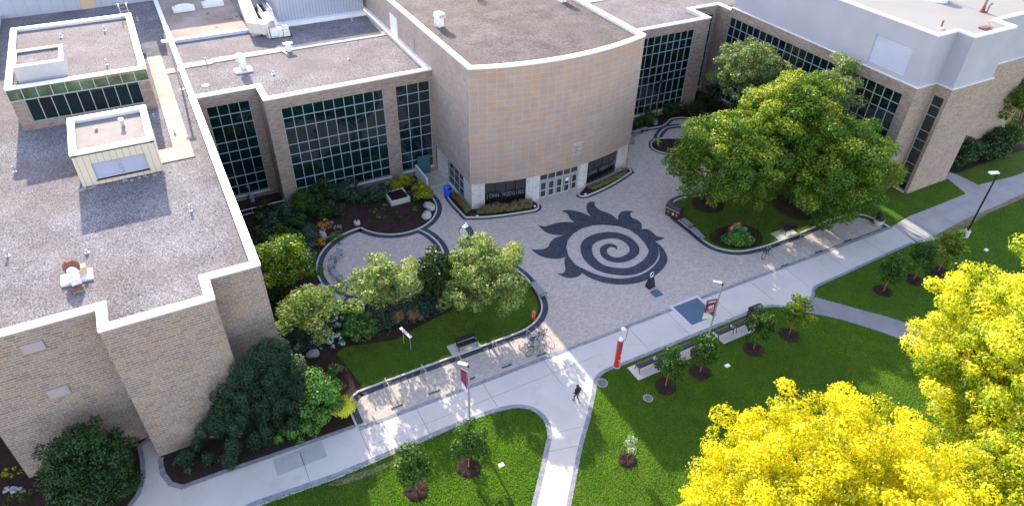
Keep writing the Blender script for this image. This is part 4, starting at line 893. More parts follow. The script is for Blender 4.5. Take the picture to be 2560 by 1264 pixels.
# shrubs along the west facade
fs = [((805, 500), (1.9, 1.3, 1.1), L_dark, 'dark shrub under the left end of the ten-column window'), ((765, 525), (1.5, 1.3, 1.1), L_green, 'green shrub in front of the stone pier left of the large window'),
      ((868, 495), (1.9, 1.1, 1.0), L_teal, 'blue-green shrub under the middle of the large window'), ((925, 500), (1.6, 1.0, 0.9), L_teal, 'blue-green shrub behind the lamp in the round bed'),
      ((700, 560), (2.2, 1.5, 1.0), L_teal, 'blue-grey spreading shrub beside the metal railing'), ((730, 590), (1.9, 1.4, 0.9), L_green, 'green spreading shrub between the railing and the echinacea'),
      ((820, 540), (1.7, 1.0, 0.9), L_dark, 'dark low shrub left of the lamp base'), ((665, 540), (1.3, 1.4, 0.8), L_dark, 'dark shrub in the narrow corner by the recessed window'),
      ((1010, 468), (0.8, 0.7, 0.8), L_chart, 'yellow-green shrub behind the square utility vault'), ((985, 478), (0.7, 0.6, 0.7), L_chart, 'yellow-green shrub left of its taller twin behind the vault'),
      ((1056, 492), (0.9, 1.2, 0.8), L_chart, 'golden-green shrub beside the low concrete stair wall'), ((1035, 497), (0.7, 0.6, 0.5), L_dark, 'small dark shrub between the vault and the golden shrub'),
      ((965, 485), (1.3, 0.6, 0.6), L_dark, 'low dark shrub at the wall between the two windows'), ((668, 620), (1.4, 1.6, 1.0), L_dark, 'dark shrub at the foot of the building corner near the round patio'),
      ((775, 610), (0.9, 1.2, 0.8), L_teal, 'grey-green shrub left of the pink flowers'), ((690, 740), (1.6, 1.6, 1.0), L_dark, 'dark shrub between the two small trees by the stone wing'),
      ((1085, 730), (1.6, 1.0, 0.8), L_green, 'green shrub at the south-east rim of the patio'), ((905, 830), (1.1, 1.1, 0.8), L_grn2, 'bright green mound at the tip of the garden lawn'),
      ((808, 1025), (0.7, 0.6, 0.5), L_grn2, 'little green mound behind the yellow grass tuft'), ((765, 1055), (0.6, 0.5, 0.5), L_teal, 'small leafy mound at the right foot of the evergreen'), ((838, 935), (0.6, 0.5, 0.4), L_grn2, 'small green mound above the yellow grass tuft')]
for i, (p, r, mt, lb) in enumerate(fs):
    shrub('shrub', G(*p), r, r[2]*0.75, mt, lb, n=24, leaf=0.085, dens=60, seed=30+i, cr=(min(r)*0.35, min(r)*0.6), group='shrubs in the garden beds')
# blue-green mounds and hostas
for i, (p, r) in enumerate((((733, 845), 0.85), ((761, 860), 0.8), ((790, 842), 0.75), ((786, 806), 0.95), ((745, 815), 0.75))):
    lb = ['blue-green mound nearest the stone corner', 'blue-green mound lowest in its cluster left of the hostas', 'blue-green mound touching the pale hosta', 'broad blue-green mound behind the hostas', 'blue-green mound beneath the yellow-flecked small tree'][i]
    shrub('perennial_mound', G(*p), (r, r, 0.5), 0.35, L_teal, lb, 'plant', n=14, leaf=0.11, dens=60, seed=60+i, stems=False, group='blue-green mounds in the garden', asp=0.3)
hl = ['white-edged hosta at the top of the hosta group', 'white-edged hosta left in the group of four', 'white-edged hosta right in the group of four', 'white-edged hosta at the lower left beside the dark mounds', 'white-edged hosta lowest, at the lawn tip', 'small white plant nearest the stone corner', 'small white flowering plant beside the grey boulder', 'pale hosta at the wall among dark mounds', 'pale hosta beside the green mound, upper one', 'pale hosta beside the green mound, lower one']
for i, ((x, y), r) in enumerate((((847, 813), 0.5), ((821, 838), 0.55), ((850, 838), 0.55), ((802, 859), 0.5), ((841, 860), 0.58), ((709, 880), 0.38), ((740, 882), 0.38), ((708, 826), 0.6), ((879, 815), 0.45), ((887, 840), 0.5))):
    r *= 1.3; shrub('hosta', G(x, y), (r, r, 0.36), 0.26, L_hosta if i not in (5, 6) else L_white, hl[i], 'plant', n=10, leaf=0.10, dens=70, seed=70+i, stems=False, group='hostas in the garden')
fl = [((746, 672), 0.9, L_orange, 'orange flower clump nearest the small tree'), ((756, 692), 0.8, L_orange, 'orange flower clump beside the curved seat'), ((733, 700), 0.6, L_orange, 'small orange flower clump behind the yellow-flecked tree'), ((807, 574), 0.7, L_orange, 'orange coneflowers at the tip of the pink clump'),
      ((826, 578), 1.0, L_pink, 'large pink coneflower clump by the patio cusp'), ((779, 619), 0.8, L_pink, 'pink flower clump near the patio west rim'), ((765, 630), 0.6, L_pink, 'small pink flower clump behind the west rim'), ((804, 612), 0.5, L_orange, 'small orange clump beside the upright boulder'), ((842, 600), 0.6, L_grn2, 'green flower stems at the patio rim'), ((700, 585), 0.6, L_white, 'silvery plant in the shade near the railing')]
for i, (p, r, mt, lb) in enumerate(fl):
    shrub('flower_clump', G(*p), (r, r, 0.5), 0.4, mt, lb, 'flowers', n=12, leaf=0.065, dens=90, seed=90+i, stems=False, group='flower clumps in the garden')
for i, (x, y) in enumerate(((933, 533), (996, 549), (950, 545), (915, 520), (1040, 528), (1018, 545), (960, 520), (985, 535), (945, 505))):
    shrub('seedling', G(x, y), (0.35, 0.35, 0.3), 0.22, (L_grn2, L_dark)[i % 2], 'small green plant dotted in the dark mulch of the round bed', 'plant', n=6, leaf=0.08, dens=60, seed=110+i, stems=False, group='small plants in the round mulch bed')
# ground cover between the trees: nobody could count it
rng = np.random.default_rng(120); P = []
for (x, y, sx, sy, n) in ((800, 800, 2.4, 2.0, 6000), (700, 800, 1.5, 2.0, 3000), (760, 860, 1.5, 0.9, 2000), (930, 810, 2.2, 0.8, 2500), (840, 772, 2.2, 1.5, 6000), (780, 655, 0.9, 1.8, 1800), (1000, 790, 3.0, 1.0, 3000), (720, 640, 1.5, 2.0, 3000), (1100, 760, 1.8, 0.9, 1600), (850, 760, 1.2, 1.0, 1500), (740, 770, 1.8, 1.8, 2500)):
    c = G(x, y); P.append(np.column_stack([c[0]+rng.normal(size=n)*sx*0.5, c[1]+rng.normal(size=n)*sy*0.5, 0.06+0.3*rng.random(n)]))
P = np.concatenate(P); P = P[P[:, 0] > 2.5]; dd_ = np.hypot(P[:, 0]-patio_c[0], P[:, 1]-patio_c[1]); P = P[dd_ > PR+0.25]
o = leaves_mesh('ground_cover', P, rng.normal(size=(len(P), 3))+np.array([0, 0, 1.2]), 0.12*(0.6+0.7*rng.random(len(P))), rng.random(len(P)), L_teal, rng=rng); tag(o, 'dark green ground cover between the garden trees', 'ground cover', kind='stuff')
def inside(poly, X, Y):
    r = np.zeros(len(X), bool); n = len(poly)
    for i in range(n):
        x0, y0 = poly[i]; x1, y1 = poly[(i+1) % n]
        if y0 == y1: continue
        c = ((y0 > Y) != (y1 > Y)) & (X < (x1-x0)*(Y-y0)/(y1-y0)+x0); r ^= c
    return r
L_blade = leaf_mat('grass_blades', [(0, (0.042, 0.086, 0.018)), (0.4, (0.065, 0.132, 0.022)), (0.8, (0.095, 0.173, 0.026)), (1, (0.168, 0.227, 0.050))], trans=0.55, tval=4.0)
obst = [(*G(*p), 0.8) for p in ((1663, 965), (1750, 930), (1883, 873), (1972, 837), (2208, 728), (2283, 700), (2345, 678), (1041, 1225), (1172, 1168))]+[(*G(1567, 1150), 0.6), (45.2, 41.0, 1.6), (53.0, 36.6, 2.3), (57.3, 39.5, 2.5), (43.3, 34.9, 1.9), (*G(1505, 957), 0.42), (*G(1620, 995), 0.36), (*G(1818, 914), 0.25), (*G(1253, 1162), 0.25)]
for i, (poly, boxes, dens, nm) in enumerate(GRASS_AREAS):
    rng = np.random.default_rng(300+i); bx = boxes[0]; n = int((bx[2]-bx[0])*(bx[3]-bx[1])*dens); X = rng.uniform(bx[0], bx[2], n); Y = rng.uniform(bx[1], bx[3], n)
    k = inside(poly, X, Y)
    for (ox, oy, orr) in obst: k &= np.hypot(X-ox, Y-oy) > orr*(0.93+0.1*rng.random(n))
    k &= ~((X > 24.9) & (X < 31.0) & (Y > 25.15) & (Y < 26.7)); k &= ~((X > 33.1) & (X < 38.3) & (Y > 25.15) & (Y < 26.7))
    if i == 4: k &= ~((X > 59) & (Y < 30.6))
    X, Y = X[k], Y[k]; n = len(X)
    if i == 4: k2 = (X < 61.9) | (Y < 33.0); X, Y = X[k2], Y[k2]; n = len(X)
    ph_ = np.sin(X*1.3+np.sin(Y*0.9)*2)*np.sin(Y*1.1+np.cos(X*0.7)*2)
    P = np.column_stack([X, Y, 0.025+0.02*rng.random(n)]); a = rng.random(n)*6.283; N = np.column_stack([np.cos(a), np.sin(a), 0.35+0.6*rng.random(n)])
    o = leaves_mesh('grass', P, N, 0.042*(0.7+0.6*rng.random(n)), np.clip(0.45+0.16*ph_+0.12*rng.normal(size=n), 0, 1), L_blade, asp=0.5, rng=rng); tag(o, 'short mown grass of the '+nm, 'grass', kind='stuff')
# ornamental grasses
def grasses(name, pts, h, n, mat, label, spread=0.5, kind=None, cat='grass', group=None, seed=0, leaf=0.11):
    rng = np.random.default_rng(seed); P, N, S_, R = [], [], [], []
    for (x, y) in pts:
        hh = h; h_ = hh*(0.55+0.75*rng.random()); a = rng.random(n)*6.283; t = rng.random(n); rr = spread*(0.2+0.8*rng.random(n))*(0.3+0.9*t**1.5)
        P.append(np.column_stack([x+np.cos(a)*rr, y+np.sin(a)*rr, 0.08+h_*t*(1-0.25*(rr/spread)**2)]))
        N.append(np.column_stack([np.cos(a), np.sin(a), 0.5*np.ones(n)])+rng.normal(size=(n, 3))*0.2); S_.append(leaf*(0.7+0.6*rng.random(n))); R.append(np.clip(t*0.75+0.25*rng.random(n), 0, 1))
    P = np.concatenate(P); N = np.concatenate(N); n = len(P)
    o = leaves_mesh(name, P, N, np.concatenate(S_), np.concatenate(R), mat, asp=0.14, rng=rng)
    tag(o, label, cat, group, kind); return o
line = [(x, harc(x)[1]-0.45-0.25*random.random()) for x in np.linspace(24.2, 29.0, 22)]+[(x, harc(x)[1]-0.95) for x in np.linspace(24.0, 28.8, 18)]
grasses('low_grass', [(x, harc(x)[1]-0.75-0.2*random.random()) for x in np.linspace(23.8, 29.0, 30)], 0.32, 160, L_grn2, 'low green grass along the kerb under the left lettered window', 0.32, 'stuff', seed=31)
grasses('low_grass', [(x, harc(x)[1]-0.75-0.2*random.random()) for x in np.linspace(36.2, 41.0, 28)], 0.32, 160, L_grn2, 'low green grass along the kerb under the right lettered window', 0.32, 'stuff', seed=32)
grasses('feather_grass', line, 0.75, 260, L_dry, 'row of feathery grasses under the left lettered window', 0.3, 'stuff', seed=1)
line = [(22.75+0.12*random.random(), y) for y in np.linspace(50.2, 53.6, 14)]+[(23.1, y) for y in np.linspace(50.4, 53.2, 9)]
grasses('feather_grass', line, 0.7, 260, L_dry, 'reddish grasses in the planter strip beside the blue bin', 0.3, 'stuff', seed=2)
line = [(x, harc(x)[1]-0.5-0.2*random.random()) for x in np.linspace(36.0, 41.4, 22)]+[(x, harc(x)[1]-0.9) for x in np.linspace(36.2, 40.5, 12)]
grasses('feather_grass', line, 0.6, 110, L_dry, 'green-brown grasses in the planter under the right lettered window', 0.3, 'stuff', seed=3)
yg = G(861, 1036); grasses('ornamental_grass', [yg], 1.1, 4200, leaf_mat('lime_grass', [(0, (0.10, 0.16, 0.01)), (0.4, (0.42, 0.46, 0.02)), (1, (0.75, 0.75, 0.10))], trans=0.4), 'bright yellow-green fountain grass at the end of the brick strip', 0.85, seed=4, leaf=0.16, cat='plant')
line = [G(990+random.random()*75, 800+random.random()*10) for k in range(14)]
grasses('feather_grass', line, 1.0, 200, L_dry, 'brownish grasses along the mulch south of the patio', 0.4, 'stuff', seed=5)
# island and courtyard plants
shrub('sign_shrub', G(1845, 606), (1.5, 1.0, 0.75), 0.5, L_grn2, 'rounded bright green shrub in front of the maroon sign', n=34, leaf=0.10, dens=60, seed=130, cr=(0.35, 0.55))
for i, (x, y, rx, ry, rz, mt, lb) in enumerate(((47.2, 58.1, 1.5, 0.6, 0.6, L_dark, 'low hedge plant against the hall side below the eight-column window'), (50.5, 57.9, 1.2, 0.6, 0.9, L_green, 'green shrub beside the courtyard lamp'), (54.5, 58.4, 1.2, 0.5, 0.9, L_dark, 'dark shrub under the right end of the eight-column window'), (56.8, 57.2, 1.3, 1.0, 1.0, L_dark, 'dark shrub at the courtyard corner pier'), (60.3, 58.0, 1.2, 2.0, 2.4, L_dark, 'tall dark shrub in the inner courtyard corner'), (60.9, 53.5, 1.0, 1.8, 1.5, L_green, 'green shrub along the east windows behind the pale tree'), (61.0, 48.0, 0.9, 1.8, 1.2, L_dark, 'dark shrub along the east windows under the trees'))):
    shrub('shrub', (x, y), (rx, ry, rz), rz*0.75, mt, lb, n=22, leaf=0.1, dens=45, seed=140+i, group='shrubs in the courtyard', cr=(0.3, 0.55))
shrub('shrub', G(1640, 358), (0.5, 0.7, 0.35), 0.3, L_chart, 'yellow-green plant in the small oval island of the courtyard', n=10, leaf=0.08, dens=70, seed=150, stems=False)
# right edge greenery
for i, (x, y, rx, ry, rz, lb) in enumerate(((76.0, 35.2, 2.9, 2.2, 1.8, 'dark rounded bush against the east building end wall'), (80.3, 34.6, 2.8, 1.9, 1.7, 'dark bush behind the tall black lamp head'), (84.6, 36.0, 2.8, 2.2, 2.0, 'bush at the far right edge below the brown-green tree'))):
    shrub('large_bush', (x, y), (rx, ry, rz), rz*0.75, (L_dark, L_dark, L_green)[i], lb, n=46, leaf=0.13, dens=34, seed=160+i, cr=(0.6, 0.95))
tree('street_tree', (86.0, 34.8), (-1.2, 1.0, 6.5), (4.6, 3.6, 3.6), L_mix, 'tree with brownish green crown at the far right edge', n=70, cr=(0.7, 1.1), leaf=0.15, dens=28, tr=0.22, seed=170, bias=0.1)
# young trees in mulch rings
def young(seed, mat, h=4.1, r=1.05, tn=1.35):
    rng = np.random.default_rng(seed); t = empty('young_tree', (0, 0, 0))
    mb = M(); mb.tube([(0, 0, 0), (0.03, 0.02, tn), (0.05, 0.0, h*0.85)], [0.045, 0.035, 0.012], 7)
    for k in range(7):
        a = k*2.4; z = tn*0.9+k*0.25; mb.tube([(0, 0, z), (math.cos(a)*r*0.6, math.sin(a)*r*0.6, z+0.5)], [0.018, 0.006], 5)
    mb.build('trunk', redbark, t)
    cz = (tn*0.9+h)/2; cl = crown_clumps((0, 0, cz), (r, r, (h-tn*0.9)/2), 30, (0.25, 0.42), rng, 0.9, 0.3, -0.9, 0.22)
    P, N, S_, R = clump_cloud(cl, 75, 0.085, rng, lit_top_bias=0.2); leaves_mesh('crown', P, N, S_, R, mat, t, rng=rng)
    return t
ya = young(1, L_green); yb_ = young(2, L_green, 3.7, 0.95, 1.2); yc = young(3, L_mix, 4.2, 1.0, 1.3)
yl = [((1663, 965), ya, 0.3, 'young tree nearest the emergency phone side, first of the shaded row', 0.95), ((1750, 930), yb_, 1.2, 'young tree below the second bench pair, second of the shaded row', 1.0), ((1883, 873), ya, 2.2, 'young tree in front of the black litter bin, third of the shaded row', 1.0), ((1972, 837), yc, 0.6, 'young tree at the asphalt path junction, last of the shaded row', 0.97),
      ((2208, 728), yb_, 3.0, 'young tree left of the three on the far lawn', 1.05), ((2283, 700), ya, 4.2, 'young tree in the middle of the three on the far lawn', 1.02), ((2345, 678), yc, 5.0, 'young tree nearest the white lamp base on the far lawn', 1.05),
      ((1041, 1225), yb_, 5.5, 'sunlit young tree at the bottom, left of the pair', 1.08), ((1172, 1168), ya, 1.0, 'sunlit young tree right below the banner lamp post', 1.03)]
used = set()
for (p, src, rz, lb, sc) in yl:
    x, y = G(*p); 
    if src.name in used: t = copy_tree(src, loc=(x, y, 0), rz=rz, scale=sc)
    else: t = src; used.add(src.name); t.location = (x, y, 0); t.rotation_euler = (0, 0, rz); t.scale = (sc,)*3
    tag(t, lb, 'young tree', 'young trees planted in mulch rings on the lawns')
ringm = None
def mulch_ring(x, y, r, seed):
    rng = np.random.default_rng(seed); mb = M(); n = 34; rows = [(0.0, 0.07), (0.45, 0.13), (0.8, 0.15), (1.0, 0.02)]
    k0 = len(mb.v); prev = None; wob = [1+0.06*rng.normal() for _ in range(n)]
    mb.v.append((0, 0, 0.06)); idx = []
    for (f, z) in rows[1:]:
        ring = []
        for j_ in range(n):
            a = 2*math.pi*j_/n; ring.append(len(mb.v)); mb.v.append((math.cos(a)*r*f*wob[j_], math.sin(a)*r*f*wob[j_], z*(1+0.3*rng.normal()*(f < 1))))
        idx.append(ring)
    for j_ in range(n):
        b2 = (j_+1) % n; mb.f.append((0, idx[0][j_], idx[0][b2])); mb.m.append(0)
        for q in range(len(idx)-1): mb.f.append((idx[q][j_], idx[q+1][j_], idx[q+1][b2], idx[q][b2])); mb.m.append(0)
    o = mb.build('mulch_ring', mulch, smooth=True, loc=(x, y, 0.0)); tag(o, kind='structure'); return o
for i, (p, *_a) in enumerate(yl): mulch_ring(*G(*p), 0.82 if i != 6 else 0.9, i)
sp_ = G(1567, 1150); mulch_ring(*sp_, 0.62, 50)
t = empty('staked_sapling', (*sp_, 0), label='spindly pale sapling with stakes and mulch at the edge of the sunny triangle', cat='young tree')
rng = np.random.default_rng(55); cl = [(rng.normal()*0.14, rng.normal()*0.14, 1.1+1.5*rng.random(), 0.16, 0.16, 0.2) for _ in range(13)]
P, N, S_, R = clump_cloud(cl, 110, 0.055, rng); leaves_mesh('crown', P, N, S_, R, L_white, t, rng=rng)
M().tube([(0, 0, 0), (0, 0, 2.5)], [0.022, 0.008], 6).build('trunk', redbark, t)
for sx in (-0.55, 0.62):
    M().tube([(sx, 0.1, 0), (sx, 0.1, 1.35)], 0.022, 6).build('stake', flat('stake_wood', (0.20, 0.07, 0.02), 0.8), t)

# ================================================================== STREET FURNITURE
# rocks
def rockm(name, loc, s, seed, mat, label, rz=0):
    rng = np.random.default_rng(seed); bm = bmesh.new(); bmesh.ops.create_icosphere(bm, subdivisions=3, radius=1)
    dirs = rng.normal(size=(9, 3)); dirs /= np.linalg.norm(dirs, axis=1, keepdims=True); lim = 0.62+0.25*rng.random(9)
    for v in bm.verts:
        c = np.array(v.co)
        for d_, l_ in zip(dirs, lim):
            k = c@d_
            if k > l_: c = c-d_*(k-l_)*0.92
        c = c*np.array(s)*(1+0.02*rng.normal()); v.co = c
    me = bpy.data.meshes.new(name); bm.to_mesh(me); bm.free(); me.materials.append(mat); o = bpy.data.objects.new(name, me); COL.objects.link(o); o.location = (loc[0], loc[1], s[2]*0.45); o.rotation_euler = (0, 0, rz); return tag(o, label, 'rock')
rockm('boulder', G(1072, 519), (0.55, 0.85, 0.42), 1, rock, 'pale flat boulder at the edge of the round bed, the one further back', 0.1)
rockm('boulder', G(1066, 541), (0.5, 0.75, 0.42), 2, rock, 'pale boulder at the edge of the round bed, the one nearer the patio band', -0.3)
rockm('boulder', G(783, 889), (0.6, 0.4, 0.35), 3, rock2, 'grey boulder lying in the mulch between the hostas and the evergreen', 0.3)
rockm('boulder', G(808, 594), (0.35, 0.55, 0.5), 4, rock, 'upright pale boulder among the pink flowers', 0.2)
rockm('boulder', G(690, 735), (0.5, 0.4, 0.3), 5, rock2, 'half-hidden grey boulder between the small trees by the stone wing', 0.2)
q = M()
for k in range(34):
    p = G(5+random.random()*55, 1221+random.random()*9-0.12*(k)); s_ = random.uniform(0.06, 0.14); q.box(p[0]-s_, p[1]-s_*.7, 0, p[0]+s_, p[1]+s_*.7, s_, taper=s_*0.3)
tag(q.build('pebbles', rock), 'band of pale pebbles in the dark bed at the lower left corner', 'pebbles', kind='stuff')
shrub('shrub', G(30, 1190), (0.45, 0.4, 0.3), 0.25, L_chart, 'small yellow-green plant in the dark corner at the lower left', n=8, leaf=0.08, dens=60, seed=190, stems=False)
shrub('shrub', G(45, 1252), (0.9, 0.6, 0.4), 0.3, L_green, 'green plant at the very bottom left corner', n=12, leaf=0.08, dens=60, seed=191, stems=False)
# utility vault
vp = empty('utility_vault', (17.65, 55.55, 0), label='square pale concrete vault with a black grate in the round mulch bed', cat='vault')
q = M(); q.ribbon([(-1.0, -1.0), (1.0, -1.0), (1.0, 1.0), (-1.0, 1.0)], [(-.84, -.84), (.84, -.84), (.84, .84), (-.84, .84)], 0.0, 0.55, closed=True); q.build('concrete_box', kerbm, vp)
q = M()
for k in range(24): q.box(-0.84+k*0.07, -0.84, 0.42, -0.80+k*0.07, 0.84, 0.5)
q.build('grate', blackp, vp); M().box(-.84, -.84, 0.3, .84, .84, 0.34).build('shaft', rubber, vp)
# lamps --------------------------------------------------------------
def globe_lamp(p, h, label, base=0.55, group=None, rz=0.0, post=black):
    t = empty('lamp_post', (*p, 0), rz, label, 'lamp', group)
    M().lathe([(0.30, 0), (0.30, base-0.06), (0.25, base)], n=20).build('concrete_base', kerbm, t, smooth=False)
    M().tube([(0, 0, base), (0, 0, h-0.25)], [0.075, 0.06], 10).build('pole', post, t)
    l = M().lathe([(0.08, h-0.3), (0.26, h-0.12), (0.28, h), (0.06, h+0.12)], n=16).build('lamp_head', post, t)
    return t
globe_lamp(G(893, 560), 4.3, 'short black lamp post on a pale drum base in the round garden bed', 0.35, 'black post lamps')
globe_lamp(G(1637, 310), 5.5, 'black lamp post on a white drum base in the corner courtyard', 0.55, 'black post lamps')
t = empty('lamp_post', (*G(2411, 592), 0), 0.0, 'tall black lamp post with flat head on a white base, right side of the lawn', 'lamp')
M().lathe([(0.30, 0), (0.30, 0.75), (0.27, 0.8)], n=18).build('concrete_base', kerbm, t)
M().tube([(0, 0, 0.8), (0, 0, 7.1)], [0.09, 0.07], 10).build('pole', blackp, t)
M().obox((-0.35, 0.2, 7.05), (0.42, -0.16, 0), (0.07, 0.17, 0), (0, 0, 0.12)).build('lamp_head', lgt, t)
def banner_post(p, label, banner_dir, right=True):
    t = empty('banner_lamp_post', (*p, 0), 0, label, 'lamp', 'silver lamp posts with banners')
    M().lathe([(0.16, 0), (0.16, 0.12), (0.08, 0.15)], n=12).build('foot', steel, t)
    M().tube([(0, 0, 0.1), (0, 0, 5.35)], [0.07, 0.05], 10).build('pole', flat('grey_pole', (0.30, 0.31, 0.32), 0.5), t)
    h = M(); h.obox((0, 0, 5.35), (0.05, 0, 0), (0, 0.05, 0), (0, 0, 0.2)); h.build('bracket', blackp, t)
    M().obox((-0.24, 0.30, 5.5), (0.20, -0.25, 0.03), (0.085, 0.07, 0), (0, 0, 0.07)).build('lamp_head', steel, t)
    return t
B1 = G(1770, 842); b1 = banner_post(B1, 'silver lamp post with a maroon banner reading 40 beside the blue hatch', None)
def banner(parent, ang, zt, hgt, wdt, txt=True, off=0.12):
    dx, dy = math.cos(ang), math.sin(ang); T = Vector((dx, dy, 0)); U = Vector((0, 0, 1)); Nn = T.cross(U)
    P_ = lambda u, v, d=0: Vector((0, 0, zt))+T*(off+u)-U*v+Nn*d
    for v in (0, hgt): M().tube([P_(-off, v), P_(wdt+0.03, v)], 0.015, 6).build('banner_rod', steel, parent)
    b_ = M(); n = 10
    for i in range(n):
        v0, v1 = hgt*i/n, hgt*(i+1)/n; s0, s1 = 0.03*math.sin(v0*5), 0.03*math.sin(v1*5)
        b_.add([P_(0, v0, s0), P_(wdt, v0, s0), P_(wdt, v1, s1), P_(0, v1, s1)], [(0, 1, 2, 3)])
    bo_ = b_.build('banner', whitep, parent)
    m_ = M(); pts = [(0.0, 0.0), (wdt, 0.0)]+[(wdt*(1-k/8), hgt*(0.62+0.30*(k/8)**1.0)-(0.10*math.sin(k/8*3.14))) for k in range(9)]
    for sgn in (0.045, -0.045): m_.add([P_(u, v, sgn) for u, v in pts], [tuple(range(len(pts)))])
    m_.build('maroon_field', maroon, bo_)
    if txt:
        # letters face the side the camera side of the path sees
        rot = Matrix((( -dx, 0, -Nn.x*0+ -(-dy)*0), (0, 0, 0), (0, 0, 0)))
        Xa = -T; Za = -Nn  # text x axis, text normal
        Mx = Matrix((Xa, U, Xa.cross(U))).transposed(); e = Mx.to_euler(); nrm = Xa.cross(U)
        o_ = 0.075 if nrm.dot(Nn) > 0 else -0.075
        text('40', 0.52, P_(wdt/2, hgt*0.46, o_), e, whitel, 'lettering', bo_, extrude=0.004, bold=0.012)
        for v, w_, h_ in ((0.13, 0.40, 0.06), (0.24, 0.44, 0.06), (hgt*0.53, 0.42, 0.045), (hgt*0.60, 0.38, 0.045), (hgt*0.66, 0.3, 0.035)):
            cc = wdt/2; k = M(); k.add([P_(cc-w_/2*wdt/0.55, v-h_/2, o_), P_(cc+w_/2*wdt/0.55, v-h_/2, o_), P_(cc+w_/2*wdt/0.55, v+h_/2, o_), P_(cc-w_/2*wdt/0.55, v+h_/2, o_)], [(0, 1, 2, 3)])
            k.build('small_print', whitel, bo_)
banner(b1, math.radians(168), 4.1, 1.95, 0.85)
B2 = G(1174, 1052); b2_ = banner_post(B2, 'silver lamp post with a furled maroon banner beside the brick bike strip', None); banner(b2_, math.radians(115), 4.9, 1.9, 0.5, txt=False)
# street clock
ck = empty('street_clock', (18.6, 41.2, 0), math.radians(0), 'black post clock with white face standing on the plaza behind the garden tree', 'clock')
M().lathe([(0.3, 0), (0.3, 0.1), (0.16, 0.5), (0.09, 0.7), (0.07, 4.3), (0.12, 4.5)], n=14).build('post', blackp, ck)
ca = math.radians(205); q = M(); cx_ = Vector((math.cos(ca), math.sin(ca), 0))
def disc(r0, r1, a0, a1, mat, nm, z=5.05):
    mb = M(); n = 28; side = Vector((-cx_.y, cx_.x, 0)); up_v = Vector((0, 0, 1)); vs = []
    for d_, r in ((a0, r0), (a1, r1)):
        for k in range(n): a = 2*math.pi*k/n; vs.append(cx_*d_+side*math.cos(a)*r+up_v*math.sin(a)*r+Vector((0, 0, z)))
    mb.add(vs, [(k, (k+1) % n, n+(k+1) % n, n+k) for k in range(n)]+[tuple(range(n)), tuple(range(n, 2*n))]); return mb.build(nm, mat, ck)
disc(0.55, 0.55, -0.27, 0.27, blackp, 'case'); disc(0.47, 0.47, 0.272, 0.29, whitep, 'face'); disc(0.47, 0.47, -0.272, -0.29, whitep, 'face')
q = M(); side = Vector((-cx_.y, cx_.x, 0))
for (a, L) in ((0.6, 0.28), (2.0, 0.38)):
    dvec = side*math.cos(a)+Vector((0, 0, 1))*math.sin(a); q.tube([cx_*0.30+Vector((0, 0, 5.05)), cx_*0.30+dvec*L+Vector((0, 0, 5.05))], 0.012, 4)
q.build('hand', blackp, ck)
q = M(); q.lathe([(0.16, 5.55), (0.2, 5.62), (0.1, 5.72), (0.05, 5.9)], n=10); q.obox(cx_*0.22+Vector((0, 0, 5.55)), cx_*0.1, side*0.14, (0, 0, 0.14)); q.build('finial', lgt, ck)
# bins
bb = empty('blue_bin', (*G(1120, 488), 0), 0, 'round blue recycling bin beside the side entrance of the curved hall', 'bin')
M().lathe([(0.30, 0.02), (0.40, 0.2), (0.42, 0.85), (0.36, 1.0)], n=20).build('body', blue, bb, smooth=True); M().lathe([(0.43, 0.86), (0.40, 1.0), (0.22, 1.14), (0.05, 1.18)], n=20).build('lid', blue, bb, smooth=True); M().box(-0.16, -0.42, 0.9, 0.16, -0.30, 1.05).build('opening', blackp, bb)
def dome_bin(p, rz, label, L=1.5, logo=True):
    t = empty('litter_bin', (*p, 0), rz, label, 'bin', 'dark litter bins with domed hoods')
    w2 = 0.42; b_ = M(); b_.box(-L/2, -w2, 0.05, L/2, w2, 0.95, taper=0.0); b_.build('body', flat('dark_bin_paint', (0.045, 0.012, 0.02), 0.35), t)
    d_ = M(); n = 14; vs = []
    for k in range(n+1):
        a = math.pi*k/n
        for x in (-L/2-0.03, L/2+0.03): vs.append((x, math.cos(a)*(w2+0.03), 0.95+math.sin(a)*0.42))
    d_.add(vs, [(2*k, 2*k+1, 2*k+3, 2*k+2) for k in range(n)]+[tuple(2*k for k in range(n+1)), tuple(2*k+1 for k in range(n+1))]); d_.build('hood', black, t, smooth=False)
    s_ = M(); s_.box(-L/2-0.02, -w2-0.012, 0.88, L/2+0.02, -w2+0.01, 0.93); s_.build('trim', whitedull, t)
    if logo:
        for x, c_ in ((-0.45, flat('dim_sticker', (0.25, 0.2, 0.22), 0.5)), (0.1, flat('pink_sticker', (0.65, 0.45, 0.45), 0.5)), (0.5, flat('dim_sticker', (0.25, 0.2, 0.22), 0.5))):
            k = M(); k.add([(x+0.13*math.cos(a), -w2-0.006, 0.5+0.13*math.sin(a)) for a in [2*math.pi*j_/16 for j_ in range(16)]], [tuple(range(16))]); k.build('sticker', c_, t)
    return t
dome_bin(G(1684, 540), math.radians(-72), 'long dark litter and recycling bin at the corner of the island bed', 1.5)
dome_bin(G(1884, 796), math.radians(0), 'dark domed litter bin at the end of the bench row by the path', 0.9, False)
